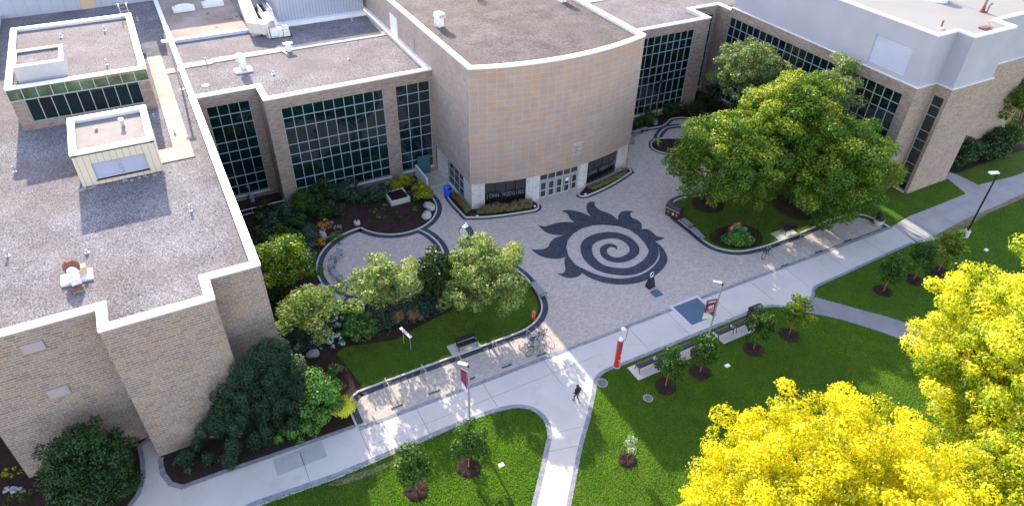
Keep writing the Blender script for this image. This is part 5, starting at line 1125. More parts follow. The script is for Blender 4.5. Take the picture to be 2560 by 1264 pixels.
# benches ------------------------------------------------------------
def iron_bench():
    t = empty('iron_bench', (0, 0, 0))
    def endf(x):
        e = M(); r = 0.03
        e.tube([(x, 0.28, 0), (x, 0.22, 0.22), (x, 0.24, 0.42), (x, -0.2, 0.40), (x, -0.34, 0.85)], r, 6)
        e.tube([(x, -0.34, 0), (x, -0.24, 0.22), (x, -0.2, 0.40)], r, 6)
        e.tube([(x, -0.28, 0.64), (x, 0.05, 0.66), (x, 0.3, 0.63), (x, 0.34, 0.56)], r*0.9, 6); e.tube([(x, 0.24, 0.42), (x, 0.27, 0.63)], r*0.8, 6)
        return e
    for x in (-0.76, 0.76): endf(x).build('end_frame', blackp, t)
    s_ = M()
    for k in range(9): y = -0.19+k*0.053; s_.box(-0.74, y, 0.43, 0.74, y+0.036, 0.455)
    s_.build('seat', black, t)
    s_ = M()
    for k in range(8): z = 0.50+k*0.047; y = -0.215-(z-0.40)*0.31; s_.box(-0.74, y-0.012, z, 0.74, y+0.012, z+0.034)
    s_.build('backrest', black, t); return t
ib = iron_bench(); ibl = [((1598, 902), 0, 'black iron bench nearest the red emergency phone'), ((1648, 882), 0, 'black iron bench in the middle of the first three'), ((1698, 862), 0, 'black iron bench at the right end of the first three'), ((1793, 823), 0, 'black iron bench directly behind the banner lamp post'), ((1838, 806), 0, 'black iron bench next to the domed litter bin'), ((1167, 866), 0, 'black iron bench alone at the edge of the garden lawn'), ((1972, 580), 0, 'black iron bench in the shade under the large island trees')]
for i, (p, rz, lb) in enumerate(ibl):
    x, y = G(*p)
    if i >= 5: rz = math.pi
    if i < 5: y = 25.95
    if i == 0: o = ib; o.location = (x, y, 0.03)
    else: o = copy_tree(ib, loc=(x, y, 0.03 if i < 5 else 0.05), rz=rz)
    tag(o, lb, 'bench', 'black iron benches')
def arc_bench(cx, cy, r, a0, a1, label, wd=0.48, z=0.45, group='backless slatted benches around the plaza'):
    """curved backless bench, origin at the arc centre projected to its own middle"""
    am = math.radians((a0+a1)/2); ox, oy = cx+r*math.cos(am), cy+r*math.sin(am)
    t = empty('slatted_bench', (ox, oy, 0.02), 0, label, 'bench', group); n = 8
    pts = [(cx+r*math.cos(math.radians(a0+(a1-a0)*k/n))-ox, cy+r*math.sin(math.radians(a0+(a1-a0)*k/n))-oy) for k in range(n+1)]
    s_ = M()
    for k in range(5):
        o0 = -wd/2+k*wd/5+0.01; s_.ribbon(offset(pts, o0, False), offset(pts, o0+wd/5-0.02, False), z-0.04, z)
    s_.build('seat', slate, t)
    for e in (0, n):
        p = Vector(pts[e]); tt = (Vector(pts[min(e+1, n)])-Vector(pts[max(e-1, 0)])).normalized(); nn = Vector((-tt.y, tt.x)); p = p+tt*(0.06 if e == 0 else -0.06)
        A = p+nn*wd/2; B = p-nn*wd/2
        M().tube([(*A, 0.02), (*A, 0.62), (*B, 0.62), (*B, 0.02)], 0.028, 4, closed=True).build('end_frame', blackp, t)
    return t
def straight_bench(a, b_, label, **kw):
    a, b_ = Vector(a), Vector(b_); mid = (a+b_)/2; L = (b_-a).length; d_ = (b_-a).normalized(); nn = Vector((-d_.y, d_.x)); R0 = 60.0; c = mid+nn*R0
    ang = math.degrees(math.atan2(-nn.y, -nn.x)); h = math.degrees(L/2/R0); return arc_bench(c.x, c.y, R0, ang-h, ang+h, label, **kw)
def bench_px(p, q_, label, **kw): return straight_bench(G(*p, 0.45), G(*q_, 0.45), label, **kw)
bench_px((849, 625), (832, 646), 'short slatted bench, upper one of the curved trio on the patio', wd=0.5)
bench_px((829, 650), (827, 668), 'short slatted bench, middle one of the curved trio on the patio', wd=0.5)
bench_px((830, 672), (850, 694), 'short slatted bench, lower one of the curved trio on the patio', wd=0.5)
bench_px((879, 700), (912, 713), 'slatted bench half hidden behind the airy patio tree', wd=0.5)
pcx, pcy = patio_c
arc_bench(pcx, pcy, PR+0.55, 192, 208, 'grey slatted bench on the western rim of the patio beside orange flowers', wd=0.7)
arc_bench(pcx, pcy, PR+0.55, 209.5, 222, 'grey slatted bench on the patio rim between the two garden trees', wd=0.6)
arc_bench(pcx, pcy, PR+0.55, 224, 240, 'grey slatted bench on the southern patio rim left of the airy tree', wd=0.6)
arc_bench(pcx, pcy, PR+0.55, 282, 300, 'grey slatted bench on the southern patio rim seen through the airy tree', wd=0.6)
bench_px((1332, 704), (1360, 738), 'grey slatted bench at the plaza end of the garden lawn', wd=0.55)
bench_px((1706, 546), (1729, 564), 'slatted bench next to the long dark bin at the island', wd=0.55); bench_px((1731, 568), (1757, 594), 'slatted bench at the island bend nearest the maroon sign', wd=0.55)
bench_px((1578, 337), (1580, 352), 'small bench at the right foot of the curved hall', wd=0.5); bench_px((1584, 332), (1600, 324), 'small bench in the courtyard next to the hall', wd=0.5); bench_px((1603, 323), (1618, 319), 'small bench at the courtyard kerb left of the lamp', wd=0.5)
# emergency phone
ep = empty('emergency_phone', (*G(1541, 915), 0), 0, 'tall red emergency phone pillar with blue band and small lamp arm', 'emergency phone')
M().lathe([(0.30, 0), (0.30, 0.06), (0.26, 0.07)], n=20).build('footing', kerbm, ep)
M().lathe([(0.21, 0.06), (0.22, 2.75)], n=20).build('pillar', red, ep, smooth=False)
M().lathe([(0.226, 2.22), (0.226, 2.42)], n=20).build('blue_band', flat('blue_band', (0.02, 0.08, 0.4), 0.4), ep)
M().lathe([(0.18, 2.75), (0.19, 2.88), (0.12, 3.0), (0.02, 3.04)], n=16).build('beacon', flat('beacon', (0.6, 0.72, 0.85), 0.2), ep)
M().tube([(0.2, 0.0, 2.5), (0.42, 0.02, 2.55), (0.5, 0.02, 2.8), (0.52, 0.02, 3.75), (0.42, 0.05, 3.92), (0.22, 0.08, 3.9)], 0.025, 6).build('lamp_arm', red, ep)
M().lathe([(0.17, 0), (0.16, 0.06), (0.05, 0.12)], (0.14, 0.08, 3.74), 14).build('lamp_head', whitep, ep)
q = M()
for (a, z) in ((-1.2, 1.25), (-1.7, 0.8), (-0.9, 1.35), (-1.4, 0.45)): q.obox((0.222*math.cos(a), 0.222*math.sin(a), z), (-0.04*math.sin(a), 0.04*math.cos(a), 0), (0.012*math.cos(a), 0.012*math.sin(a), 0), (0, 0, 0.07))
q.build('sticker', whitep, ep)
for k, ch in enumerate('EMERGENCY'): text(ch, 0.15, (0.228*math.cos(-1.35), 0.228*math.sin(-1.35), 2.02-k*0.16), (math.pi/2, 0, -1.35+math.pi/2), whitel, 'lettering', ep, extrude=0.002) if False else None
# ring sculpture
rs = empty('ring_sculpture', (*G(1625, 716), 0), math.radians(8), 'black tapered plinth carrying a shiny steel ring on the plaza', 'sculpture')
q = M(); q.add([(-0.36, -0.28, 0.0), (0.36, -0.28, 0), (0.36, 0.28, 0), (-0.36, 0.28, 0), (-0.22, -0.05, 1.0), (0.26, -0.05, 1.0), (0.26, 0.15, 1.0), (-0.22, 0.15, 1.0)], [(3, 2, 1, 0), (4, 5, 6, 7), (0, 1, 5, 4), (1, 2, 6, 5), (2, 3, 7, 6), (3, 0, 4, 7)]); q.build('plinth', blackp, rs)
q = M()
for k in range(3): q.box(-0.05, -0.292+0.065*k, 0.18+k*0.10, 0.22, -0.262+0.065*k*1.0, 0.2+k*0.1)
M().tube([(0.02+0.27*math.cos(2*math.pi*k/28), 0.05+0.06*math.cos(2*math.pi*k/28), 1.28+0.27*math.sin(2*math.pi*k/28)) for k in range(28)], 0.04, 8, closed=True).build('ring', polish, rs, smooth=True)
M().lathe([(0.06, 1.0), (0.04, 1.06)], (0.02, 0.05, 0), 8).build('ring_foot', polish, rs)
# hydrant
hy = empty('fire_hydrant', (*G(1334, 797), 0), 0.4, 'orange-topped red fire hydrant on the grass beside the plaza kerb', 'hydrant')
M().lathe([(0.17, 0), (0.17, 0.06), (0.13, 0.08), (0.13, 0.55), (0.16, 0.58), (0.16, 0.62)], n=14).build('barrel', copperred, hy)
M().lathe([(0.17, 0.62), (0.16, 0.75), (0.08, 0.86), (0.04, 0.93)], n=14).build('bonnet', orange, hy)
for s_ in (-1, 1): M().tube([(s_*0.1, 0, 0.45), (s_*0.24, 0, 0.45)], 0.06, 8).build('outlet', copperred, hy)
# maroon sign
sg = empty('building_sign', (*G(1828, 592), 0), math.radians(8), 'maroon John Hodgins Engineering Building sign on two dark posts in the island bed', 'sign')
for s_ in (-1, 1): M().box(s_*0.85-0.05, -0.05, 0, s_*0.85+0.05, 0.05, 1.45).build('post', blackp, sg)
q = M(); q.box(-0.85, -0.07, 0.75, 0.85, 0.03, 1.5); q.build('panel', maroon2, sg)
for k, wd_ in enumerate(('John Hodgins', 'Engineering', 'Building')): text(wd_, 0.23, (-0.55, -0.078, 1.28-k*0.21), (math.pi/2, 0, 0), whitel, 'lettering', sg, extrude=0.003, align='LEFT', bold=0.004)
sp2 = G(1838, 583); tag(M().prism(smooth([(-1.25, -0.2), (0.2, -0.42), (1.45, -0.1), (1.3, 0.35), (0.1, 0.12), (-1.0, 0.3)], 3, True), 0.04, 0.12).build('pale_stones', rock, loc=(*sp2, 0)), 'row of pale flat stones at the foot of the maroon sign', 'stones', kind='stuff')
# urn planters
for (x, y, lb) in ((2194, 560, 'concrete urn planter at the right end of the island bed'),):
    t = empty('urn_planter', (*G(x, y), 0), 0, lb, 'planter'); M().lathe([(0.34, 0), (0.42, 0.15), (0.5, 0.55), (0.54, 0.6), (0.46, 0.6), (0.42, 0.5)], n=20).build('urn', terra, t)
    rng = np.random.default_rng(200); P, N, S_, R = clump_cloud([(0, 0, 0.7, 0.42, 0.42, 0.25), (0.1, 0.2, 0.9, 0.3, 0.3, 0.3)], 90, 0.08, rng); leaves_mesh('plant', P, N, S_, R, L_dark, t, rng=rng)
# row of little square plaques on two posts
a = Vector(G(1002, 820, 1.5)); b_ = Vector(G(1026, 842, 1.5)); mid = (a+b_)/2
ps = empty('plaque_stand', (mid.x, mid.y, 0), 0, 'row of small white square plaques on two thin posts at the garden lawn edge', 'sign stand')
d_ = (b_-a)
for f_ in (-0.3, 0.42): M().tube([(d_.x*f_, d_.y*f_, 0), (d_.x*f_, d_.y*f_, 1.48)], 0.025, 6).build('post', steel, ps)
M().tube([(-d_.x*0.5, -d_.y*0.5, 1.48), (d_.x*0.5, d_.y*0.5, 1.48)], 0.02, 6).build('rail', steel, ps)
for k in range(5):
    f_ = -0.46+k*0.23; M().obox((d_.x*f_, d_.y*f_, 1.5), (0.12, 0.02, 0), (-0.02, 0.12, 0), (0, 0, 0.03)).build('plaque', flat('plaque_pinkish', (0.72, 0.66, 0.64), 0.5), ps)
# bicycles
def bicycle(label, fmat, rz, loc, lean=0.0, basket=False):
    t = empty('bicycle', (*loc, 0.02), rz, label, 'bicycle', 'bicycles at the racks'); t.rotation_euler = (lean, 0, rz)
    for x in (-0.52, 0.52):
        w_ = M().tube([(x+0.33*math.cos(2*math.pi*k/26), 0, 0.34+0.33*math.sin(2*math.pi*k/26)) for k in range(26)], 0.022, 6, closed=True).build('wheel', rubber, t)
        s_ = M()
        for k in range(12): a = math.pi*k/6; s_.tube([(x, 0, 0.34), (x+0.31*math.cos(a), 0, 0.34+0.31*math.sin(a))], 0.003, 3, cap=False)
        s_.tube([(x, -0.04, 0.34), (x, 0.04, 0.34)], 0.03, 6); s_.build('spokes', steel, w_)
    f_ = M(); BB, ST, HT_, HB, RA, FA = (-0.08, 0, 0.30), (-0.22, 0, 0.82), (0.34, 0, 0.86), (0.38, 0, 0.72), (-0.52, 0, 0.34), (0.52, 0, 0.34)
    for p, q_ in ((BB, ST), (BB, HB), ((-0.19, 0, 0.72), (0.345, 0, 0.80)), (BB, RA), ((-0.19, 0, 0.72), RA)): f_.tube([p, q_], 0.018, 6)
    f_.build('frame', fmat, t); M().tube([HT_, HB, (0.45, 0, 0.5), FA], 0.016, 6).build('fork', fmat, t)
    M().tube([(0.30, -0.3, 0.96), (0.36, -0.12, 0.98), (0.36, 0.12, 0.98), (0.30, 0.3, 0.96)], 0.014, 6).tube([(0.34, 0, 0.86), (0.36, 0, 0.98)], 0.014, 6).build('handlebar', blackp, t)
    s_ = M(); s_.add([(-0.38, -0.08, 0.88), (-0.38, 0.08, 0.88), (-0.12, 0.03, 0.89), (-0.12, -0.03, 0.89), (-0.36, -0.06, 0.93), (-0.36, 0.06, 0.93), (-0.12, 0.02, 0.92), (-0.12, -0.02, 0.92)], [(0, 1, 2, 3), (4, 7, 6, 5), (0, 4, 5, 1), (1, 5, 6, 2), (2, 6, 7, 3), (3, 7, 4, 0)]); s_.tube([(-0.22, 0, 0.82), (-0.24, 0, 0.89)], 0.014, 6); s_.build('saddle', blackp, t)
    M().lathe([(0.09, -0.01), (0.09, 0.01)], (0, 0, 0), 14)
    k = M(); k.tube([(-0.08+0.09*math.cos(2*math.pi*i/14), -0.05, 0.30+0.09*math.sin(2*math.pi*i/14)) for i in range(14)], 0.01, 4, closed=True); k.tube([(-0.08, -0.12, 0.14), (-0.08, -0.06, 0.3), (-0.08, 0.12, 0.46)], 0.012, 4); k.build('crank', steel, t)
    if basket: M().box(-0.6, -0.14, 0.72, -0.3, 0.14, 0.9).build('pannier', flat('blue_bag', (0.03, 0.09, 0.16), 0.7), t)
    return t
pz = G(1338, 884); bicycle('dark bicycle in front at the first rack, nearest the path', blackp, math.radians(3), pz)
p = G(1338, 858); bicycle('bicycle with blue bag behind the dark one at the first rack', flat('blue_frame', (0.05, 0.12, 0.22), 0.4), math.radians(12), p, 0.1, True)
p = G(1348, 845); bicycle('reddish bicycle furthest back at the first rack', flat('red_frame', (0.3, 0.06, 0.08), 0.4), math.radians(18), p, 0.2)
p = G(1915, 642); bicycle('black bicycle alone at the rack in the sunny patch below the island', blackp, math.radians(14), p)
def rack():
    t = empty('bike_rack', (0, 0, 0)); 
    for y in (-1.15, 1.15): M().box(-0.42, y-0.04, 0.0, 0.42, y+0.04, 0.05).build('foot', blackp, t)
    r = M(); r.tube([(0, -1.15, 0.05), (0, -1.15, 0.7), (0, 1.15, 0.7), (0, 1.15, 0.05)], 0.025, 6)
    for k in range(7): y = -0.9+k*0.3; r.tube([(-0.18, y, 0.06), (-0.18, y, 0.62), (0.0, y, 0.7), (0.18, y, 0.62), (0.18, y, 0.06)], 0.01, 4)
    r.tube([(-0.18, -1.0, 0.06), (-0.18, 1.0, 0.06)], 0.012, 4); r.tube([(0.18, -1.0, 0.06), (0.18, 1.0, 0.06)], 0.012, 4)
    r.build('frame', steel, t); return t
rk = rack(); rl = [((978, 988), 'grey bike rack nearest the yellow grass tuft'), ((1070, 953), 'grey bike rack second from the yellow grass tuft'), ((1158, 922), 'grey bike rack behind the second banner post'), ((1250, 890), 'empty grey bike rack left of the parked bicycles'), ((1335, 862), 'bike rack holding the three bicycles'), ((1938, 646), 'bike rack holding the single black bicycle'), ((2022, 613), 'empty bike rack in the dappled shade below the island'), ((2095, 585), 'empty bike rack furthest right on the shaded brick strip')]
for i, (p, lb) in enumerate(rl):
    x, y = G(*p); o = rk if i == 0 else copy_tree(rk, loc=(x, y, 0.012)); o.location = (x, y, 0.03); tag(o, lb, 'bike rack', 'bike racks on the brick strip')
# small planter lights
for i, (x, y) in enumerate(((1193, 541), (1337, 517), (1463, 487), (1556, 437))):
    tag(M().box(-0.12, -0.08, 0.03, 0.12, 0.08, 0.16, taper=0.03).build('ground_light', lgt, loc=(*G(x, y), 0)), ('small pale ground light in the left end of the hall planter', 'small pale ground light at the door end of the left planter', 'small pale ground light at the door end of the right planter', 'small pale ground light at the outer end of the right planter')[i], 'ground light', 'ground lights in the hall planters')

# ================================================================== PERSON
def person():
    px_, py_ = 19.75, 25.55
    t = empty('person', (px_, py_, 0.02), math.radians(12), 'person walking along the path in a black jacket and purple-grey trousers', 'person')
    J = {'pel': (0, 0, 0.93, .125, .10), 'sp': (0, 0.01, 1.12, .12, .09), 'ch': (0, 0.03, 1.34, .15, .10), 'nk': (0, 0.03, 1.50, .055, .055), 'hd': (0, 0.055, 1.62, .085, .095), 'ht': (0, 0.05, 1.71, .075, .085),
         'shl': (-.17, 0.02, 1.42, .065, .065), 'ell': (-.25, -0.03, 1.16, .05, .05), 'wrl': (-.22, 0.12, 0.96, .032, .035), 'hal': (-.21, 0.17, 0.90, .035, .022),
         'shr': (.17, 0.02, 1.42, .065, .065), 'elr': (.27, -0.09, 1.18, .05, .05), 'wrr': (.24, 0.02, 0.98, .032, .035), 'har': (.235, 0.06, 0.91, .035, .022),
         'hil': (-.085, 0, 0.88, .095, .10), 'knl': (-.08, 0.16, 0.50, .062, .065), 'anl': (-.07, 0.12, 0.09, .04, .045), 'tol': (-.07, 0.30, 0.04, .04, .03),
         'hir': (.085, 0, 0.88, .095, .10), 'knr': (.06, -0.03, 0.48, .062, .065), 'anr': (.04, -0.32, 0.16, .04, .045), 'tor': (.04, -0.20, 0.03, .04, .03)}
    E_ = [('pel', 'sp'), ('sp', 'ch'), ('ch', 'nk'), ('nk', 'hd'), ('hd', 'ht'), ('ch', 'shl'), ('shl', 'ell'), ('ell', 'wrl'), ('wrl', 'hal'), ('ch', 'shr'), ('shr', 'elr'), ('elr', 'wrr'), ('wrr', 'har'), ('pel', 'hil'), ('hil', 'knl'), ('knl', 'anl'), ('anl', 'tol'), ('pel', 'hir'), ('hir', 'knr'), ('knr', 'anr'), ('anr', 'tor')]
    # fingers as thin chains rooted in the palm
    for s_, nm in ((-1, 'l'), (1, 'r')):
        hx_, hy_, hz_ = J['ha'+nm][:3]
        for k in range(4):
            y = hy_-0.03+k*0.02; J[f'f{nm}{k}a'] = (hx_, y, hz_-0.05, .010, .010); J[f'f{nm}{k}b'] = (hx_-s_*0.015, y+0.008, hz_-0.09-0.008*(k in (1, 2)), .008, .008)
            E_ += [('ha'+nm, f'f{nm}{k}a'), (f'f{nm}{k}a', f'f{nm}{k}b')]
        J[f't{nm}'] = (hx_-s_*0.02, hy_+0.05, hz_-0.02, .011, .011); E_.append(('ha'+nm, f't{nm}'))
    keys = list(J); me = bpy.data.meshes.new('body'); me.from_pydata([J[k][:3] for k in keys], [(keys.index(a), keys.index(b)) for a, b in E_], [])
    o = bpy.data.objects.new('body', me); COL.objects.link(o); md = o.modifiers.new('skin', 'SKIN'); sv = me.skin_vertices[0].data
    for i, k in enumerate(keys): sv[i].radius = J[k][3:5]; sv[i].use_root = (k == 'pel')
    o.modifiers.new('sub', 'SUBSURF').levels = 2
    dg = bpy.context.evaluated_depsgraph_get(); m2 = bpy.data.meshes.new_from_object(o.evaluated_get(dg)); o.modifiers.clear(); o.data = m2; m2.name = 'body'
    m2.materials.clear()
    for mt in (skin, jacket, trous, rubber): m2.materials.append(mt)
    for p in m2.polygons:
        c = p.center; x, y, z = c
        hand = (abs(x) > 0.17 and z < 0.97)
        p.material_index = 0 if (z > 1.53 or (hand and z < 0.95)) else (1 if (z > 0.90 or hand) else (2 if z > 0.10 and not (y < -0.2 and z < 0.13) else 3)); p.use_smooth = True
    o.parent = t
    # hair and backpack
    def blob(name, c, s, mat, n=2):
        bm = bmesh.new(); bmesh.ops.create_icosphere(bm, subdivisions=n, radius=1)
        for v in bm.verts: v.co = Vector((c[0]+v.co.x*s[0], c[1]+v.co.y*s[1], c[2]+v.co.z*s[2]))
        mm = bpy.data.meshes.new(name); bm.to_mesh(mm); bm.free(); mm.materials.append(mat); mm.polygons.foreach_set('use_smooth', [True]*len(mm.polygons)); ob = bpy.data.objects.new(name, mm); COL.objects.link(ob); ob.parent = t; return ob
    blob('hair', (0, 0.02, 1.655), (0.10, 0.105, 0.13), hairm, 3)
    blob('backpack', (0, -0.13, 1.24), (0.14, 0.09, 0.2), flat('dark_backpack', (0.015, 0.018, 0.03), 0.8), 3)
    q = M(); q.obox((0.0, 0.165, 1.60), (0.012, 0, 0), (0, 0.016, 0), (0, 0, 0.05)); q.build('nose', skin, t)
    for s_ in (-1, 1): blob('eye', (s_*0.032, 0.148, 1.65), (0.012, 0.008, 0.009), hairm, 1)
    blob('mouth', (0, 0.150, 1.575), (0.022, 0.006, 0.006), flat('lips', (0.35, 0.12, 0.1), 0.5), 1)
person()

# ================================================================== ROOF EQUIPMENT
def pipe_vent(x, y, z, h, r, label, mat=steel, cap=True, grp='small roof vent pipes'):
    r *= 0.58; h *= 0.75; t = empty('vent_pipe', (x, y, z), 0, label, 'roof vent', grp); M().lathe([(r*2.0, 0), (r*1.9, 0.05), (r, 0.06), (r, h)], n=12).build('pipe', mat, t)
    if cap: M().lathe([(r*1.5, h), (r*1.5, h+0.08), (r*0.4, h+0.18)], n=12).build('cap', mat, t)
    return t
def rp_(px_, z): return G(px_[0], px_[1], z)
for (p, z, h, r, lb) in (((478, 528), ZR, 0.5, 0.10, 'small white vent pipe right of the box shadow on the large gravel roof'), ((20, 640), ZR, 0.45, 0.12, 'small white vent pipe near the left edge of the large gravel roof'), ((218, 632), ZR, 0.18, 0.12, 'low round vent behind the rusty fan on the gravel roof'), ((38, 430), ZR, 0.5, 0.12, 'pale vent pipe left of the penthouse shadow'), ((153, 94), 14.2, 0.2, 0.12, 'low vent at the left of the penthouse roof'), ((262, 78), 14.2, 0.4, 0.10, 'vent pipe at the right of the penthouse roof'), ((268, 163), 14.2, 0.45, 0.10, 'vent pipe near the front edge of the penthouse roof'), ((437, 332), ZR+0.07, 0.2, 0.1, 'low vent on the paver walk beside the box'), ((345, 52), ZR, 0.3, 0.12, 'small vent between the penthouse and the roof divider'), ((516, 158), ZR, 0.5, 0.08, 'thin pipe beside the cross walk'), ((385, 292), ZR, 0.2, 0.07, 'small pipe beside the cream roof box'), ((872, 148), ZR, 0.25, 0.10, 'small vent in the middle of the sunny gravel field'), ((683, 186), ZR, 0.2, 0.10, 'small vent in the gravel left of the round window parapet'), ((880, 52), ZR, 0.3, 0.10, 'small vent in the shade of the ribbed plant storey')):
    x, y = G(p[0], p[1], z); pipe_vent(x, y, z, h, r, lb)
# rusty exhaust fan
x, y = G(197, 700, ZR); t = empty('exhaust_fan', (x, y, ZR), 0, 'rusty white exhaust fan with curved duct on pale slabs on the large roof', 'roof fan')
M().box(-0.9, -0.3, 0.0, 0.8, 0.75, 0.16).build('slab', lgt, t)
M().box(-0.28, -1.25, 0.0, 0.3, -0.7, 0.12).build('foot', flat('foot_grey', (0.2, 0.22, 0.2), 0.8), t)
M().tube([(-0.1, 0.2, 0.5), (-0.1, -0.15, 0.85), (-0.05, -0.55, 0.7), (0.0, -0.95, 0.35)], [0.30, 0.28, 0.24, 0.26], 12).build('duct', flat('stained_white_metal', (0.66, 0.64, 0.64), 0.5, var=0.35, vs=4), t)
M().lathe([(0.42, 0), (0.46, 0.2), (0.42, 0.5), (0.2, 0.72)], (-0.15, 0.5, 0.5), 16).build('scroll_housing', rust, t); M().box(0.1, 0.35, 0.16, 0.55, 0.75, 0.6).build('motor', flat('ochre_metal', (0.6, 0.45, 0.28), 0.6, var=0.3), t)
M().box(-0.32, -1.2, 0.1, 0.28, -0.9, 0.32).build('outlet', rust, t)
# gooseneck fan on the middle roof
x, y = G(610, 178, ZR); t = empty('exhaust_fan', (x, y, ZR), 0, 'white gooseneck exhaust on square slabs above the left windows', 'roof fan')
M().box(-0.85, -0.5, 0.0, 0.75, 0.5, 0.2).build('slab', lgt, t)
M().tube([(0, -0.2, 0.2), (0, -0.2, 0.9), (-0.02, 0.1, 1.25), (-0.05, 0.45, 1.2), (-0.05, 0.5, 0.9)], [0.33, 0.36, 0.42, 0.46, 0.46], 14).build('gooseneck', lgt, t, smooth=True)
x, y = G(514, 215, ZR); tag(M().lathe([(0.33, 0), (0.33, 0.05), (0.15, 0.09)], (x, y, ZR), 18).build('roof_disc', whitep), 'round white cap lying on the gravel near the recess parapet', 'roof cap')
# vent on pier next to the cross walk
x, y = G(722, 128, ZR); t = empty('roof_duct', (x, y, ZR), 0, 'small white vent stack with flat cap on the cross walk', 'roof vent')
M().box(-0.2, -0.2, 0, 0.25, 0.25, 0.7).build('stack', lgt, t); M().box(-0.45, -0.1, 0.7, 0.5, 0.35, 0.82).build('cap', lgt, t); M().tube([(-0.9, 0.6, 0.12), (-0.4, -0.9, 0.12)], 0.06, 6).build('pipe', lgt, t)
# mast with lamp
x, y = G(455, 224, ZR); t = empty('roof_mast', (x, y, ZR), 0, 'thin grey mast with a white lamp on top beside the paver walk on the roof', 'mast')
M().tube([(0, 0, 0), (0, 0, 4.5)], 0.09, 8).build('pole', flat('mast_grey', (0.34, 0.35, 0.34), 0.5, metal=0.3), t); M().box(-0.5, -0.12, 4.42, 0.25, 0.12, 4.6).build('lamp_head', whitep, t); M().lathe([(0.2, 0), (0.2, 0.05)], n=10).build('foot', lgt, t)
# ladder at the penthouse corner
x, y = -1.6, 77.05; t = empty('roof_ladder', (x, y, ZR), 0, 'steel ladder at the back corner of the penthouse roof', 'ladder'); q = M()
for s_ in (0, 0.7): q.tube([(s_, 0, 0), (s_, 0, 4.6), (s_, -0.7, 4.6), (s_, -0.7, 3.4)], 0.03, 5)
for k in range(12): q.tube([(0, 0, 0.4+k*0.35), (0.7, 0, 0.4+k*0.35)], 0.015, 4)
q.build('rail', steel, t)
# skylights
for (p, lb) in (((460, 26), 'white domed skylight nearer the roof divider'), ((533, 14), 'white domed skylight further right on the brown roof')):
    x, y = G(*p, ZR+0.1); t = empty('skylight', (x, y, ZR+0.1), 0, lb, 'skylight', 'domed skylights on the brown roof')
    M().box(-1.15, -0.6, 0, 1.15, 0.6, 0.4).build('curb', white, t)
    d = M(); n = 8; vs = []
    for i in range(n+1):
        for k in range(n+1):
            u, v = -1+2*i/n, -1+2*k/n; vs.append((u*1.05, v*0.52, 0.4+0.32*(1-u**4)*(1-v*v)))
    d.add(vs, [(i*(n+1)+k, (i+1)*(n+1)+k, (i+1)*(n+1)+k+1, i*(n+1)+k+1) for i in range(n) for k in range(n)]); d.build('dome', flat('milky_dome', (0.66, 0.70, 0.80), 0.2), t, smooth=True)
# large beige duct
t = empty('roof_duct', (*G(628, 78, ZR), ZR), 0, 'large beige rectangular duct bending across the roof beside the ribbed storey', 'duct'); bx, by = t.location[0], t.location[1]
pts = [G(665, -25, 11.9), G(612, 10, 11.9), G(634, 62, 11.9), G(672, 66, 11.9)]
pts = [(p[0]-bx, p[1]-by) for p in pts]
a_, c_ = offset(pts, 0.62, False), offset(pts, -0.62, False)
q = M(); q.ribbon(a_, c_, 0.35, 1.45); q.build('duct_body', beige, t)
q = M()
for f_ in (0.2, 0.45, 0.7, 0.95):
    for k in range(2):
        p0, p1 = Vector(pts[k]), Vector(pts[k+1]); c = p0.lerp(p1, f_); d_ = (p1-p0).normalized(); nn = Vector((-d_.y, d_.x)); q.obox((c.x, c.y, 0.33), (nn.x*0.65, nn.y*0.65, 0), (d_.x*0.03, d_.y*0.03, 0), (0, 0, 1.15))
q.build('seam', lgt, t)
q = M()
for p in pts[1:]: q.box(p[0]-0.5, p[1]-0.5, 0, p[0]+0.5, p[1]+0.5, 0.34)
q.build('support', steel, t)
# access stair over the duct
x, y = G(688, 98, ZR); t = empty('access_stair', (x, y, ZR), 0, 'pale metal access stair with handrails beside the ribbed plant storey', 'stair')
q = M()
for k in range(6): q.box(-0.45, 0.28*k, 0.25*(k+1)-0.04, 0.45, 0.28*k+0.26, 0.25*(k+1))
q.build('step', steel, t); M().box(-0.5, 1.7, 1.46, 0.5, 4.2, 1.52).build('platform', lgt, t)
for s_ in (-0.5, 0.5):
    q = M(); q.tube([(s_, 0, 0.1), (s_, 1.7, 1.5), (s_, 4.2, 1.5)], 0.05, 5)
    for off_ in (0.5, 0.95): q.tube([(s_, 0, 0.1+off_), (s_, 1.7, 1.5+off_), (s_, 4.2, 1.5+off_)], 0.025, 5)
    for yy, zz in ((0, 0.1), (1.7, 1.5), (2.9, 1.5), (4.2, 1.5)): q.tube([(s_, yy, zz), (s_, yy, zz+0.95)], 0.025, 5)
    q.build('handrail', lgt, t)
x, y = G(717, 90, ZR); t = empty('cooling_unit', (x, y, ZR), 0, 'small stacked beige cooling unit right of the access stair', 'roof unit')
for k in range(3): M().box(-0.32+0.03*k, -0.4, 0.1+k*0.36, 0.32-0.03*k, 0.35, 0.42+k*0.36).build('casing', lgt, t)
M().box(-1.6, -0.2, 0.05, -0.4, 0.5, 0.9).build('side_box', lgt, t); M().box(-0.45, -0.5, 0, 0.5, 0.45, 0.1).build('base', rubber, t)
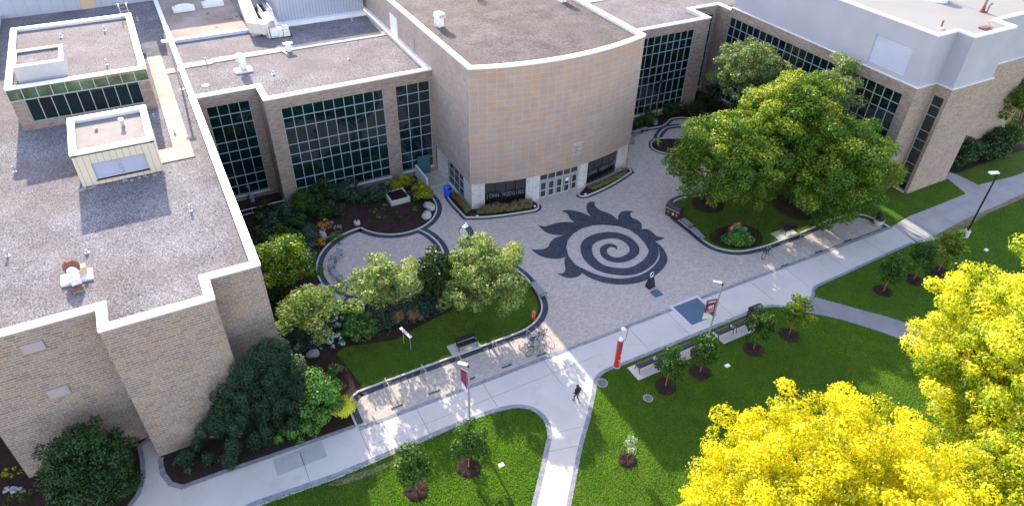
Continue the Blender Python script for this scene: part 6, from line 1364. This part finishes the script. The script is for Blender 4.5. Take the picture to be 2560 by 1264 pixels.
# vent hoods on the curved hall roof
x, y = G(1098, 66, HR); t = empty('vent_hood', (x, y, HR), math.radians(15), 'white hooded vent near the left edge of the curved hall roof', 'roof vent', 'hooded vents on the curved hall')
M().box(-0.33, -0.33, 0, 0.33, 0.33, 0.9).build('stack', lgt, t); M().box(-0.4, -0.55, 0.9, 0.4, 0.4, 1.35, taper=0.05).build('hood', lgt, t); M().box(-0.3, -0.56, 0.95, 0.3, -0.51, 1.2).build('opening', steel, t)
x, y = G(1405, 4, HR); copy_tree(t, loc=(x, y, HR), rz=0.1, label='white hooded vent near the right edge of the curved hall roof')
x, y = G(1204, 4, HR); t = empty('roof_drain', (x, y, HR), 0, 'cluster of dark rusty pipes near the top edge of the curved hall roof', 'roof pipes'); q = M()
for k in range(4): q.tube([(k*0.25-0.4, 0.1*k, 0), (k*0.25-0.4, 0.1*k, 0.5+0.2*(k % 2)), (k*0.2-0.2, 0.3, 0.6)], 0.06, 6)
q.build('pipe', flat('brown_pipe', (0.12, 0.07, 0.05), 0.7), t)
# east roof
x, y = G(2455, 30, ZM-0.3); t = empty('roof_mast', (x, y, ZM-0.3), 0, 'brown rusty mast on the pale metal-walled roof at top right', 'mast'); M().tube([(0, 0, 0), (0.1, 0, 4.5)], 0.13, 8).build('pole', flat('brown_mast', (0.18, 0.13, 0.12), 0.6), t); M().lathe([(0.4, 0), (0.2, 0.2), (0.14, 0.6)], n=10).build('foot', rust, t)
x, y = G(2466, 34, ZM-0.3); t = empty('gooseneck_pipe', (x, y, ZM-0.3), 0, 'small hooked brown pipe beside the rusty mast', 'roof vent'); M().tube([(0, 0, 0), (0, 0, 0.7), (0.15, 0, 0.9), (0.4, 0, 0.85)], 0.08, 8).build('pipe', flat('brown_mast', (0.18, 0.13, 0.12), 0.6), t)
x, y = G(2351, 72, ZM-0.3); t = empty('vent_pipe', (x, y, ZM-0.3), 0, 'short rusty pipe with white collar near the metal roof corner', 'roof vent'); M().tube([(0, 0, 0.1), (0, 0, 0.75)], 0.09, 8).build('pipe', rust, t); M().lathe([(0.24, 0), (0.2, 0.15)], n=10).build('collar', whitep, t)
x, y = G(2345, 2, ZM-0.3); t = empty('exhaust_fan', (x, y, ZM-0.3), 0, 'bluish white round fan unit on the pale roof at the top edge', 'roof fan'); M().lathe([(0.9, 0), (0.9, 0.25), (0.7, 0.3), (0.65, 0.9), (0.3, 1.0)], n=20).build('housing', lgt, t); M().tube([(1.0, -0.3, 0), (1.0, -0.3, 1.4)], 0.07, 6).build('pipe', rust, t)
x, y = G(2466, 71, ZM-0.3); tag(M().box(x-0.8, y-0.2, ZM-0.29, x+0.3, y+0.3, ZM-0.15).tube([(x+0.4, y, ZM-0.2), (x+1.0, y+0.5, ZM-0.05)], 0.04, 5).build('roof_hatch', rust), 'flat rusty metal piece lying near the metal roof corner', 'roof hatch')
x, y = G(1648, 4, ZR); pipe_vent(x, y, ZR, 0.8, 0.09, 'thin vent pipe beside the walk on the low roof right of the curved hall')
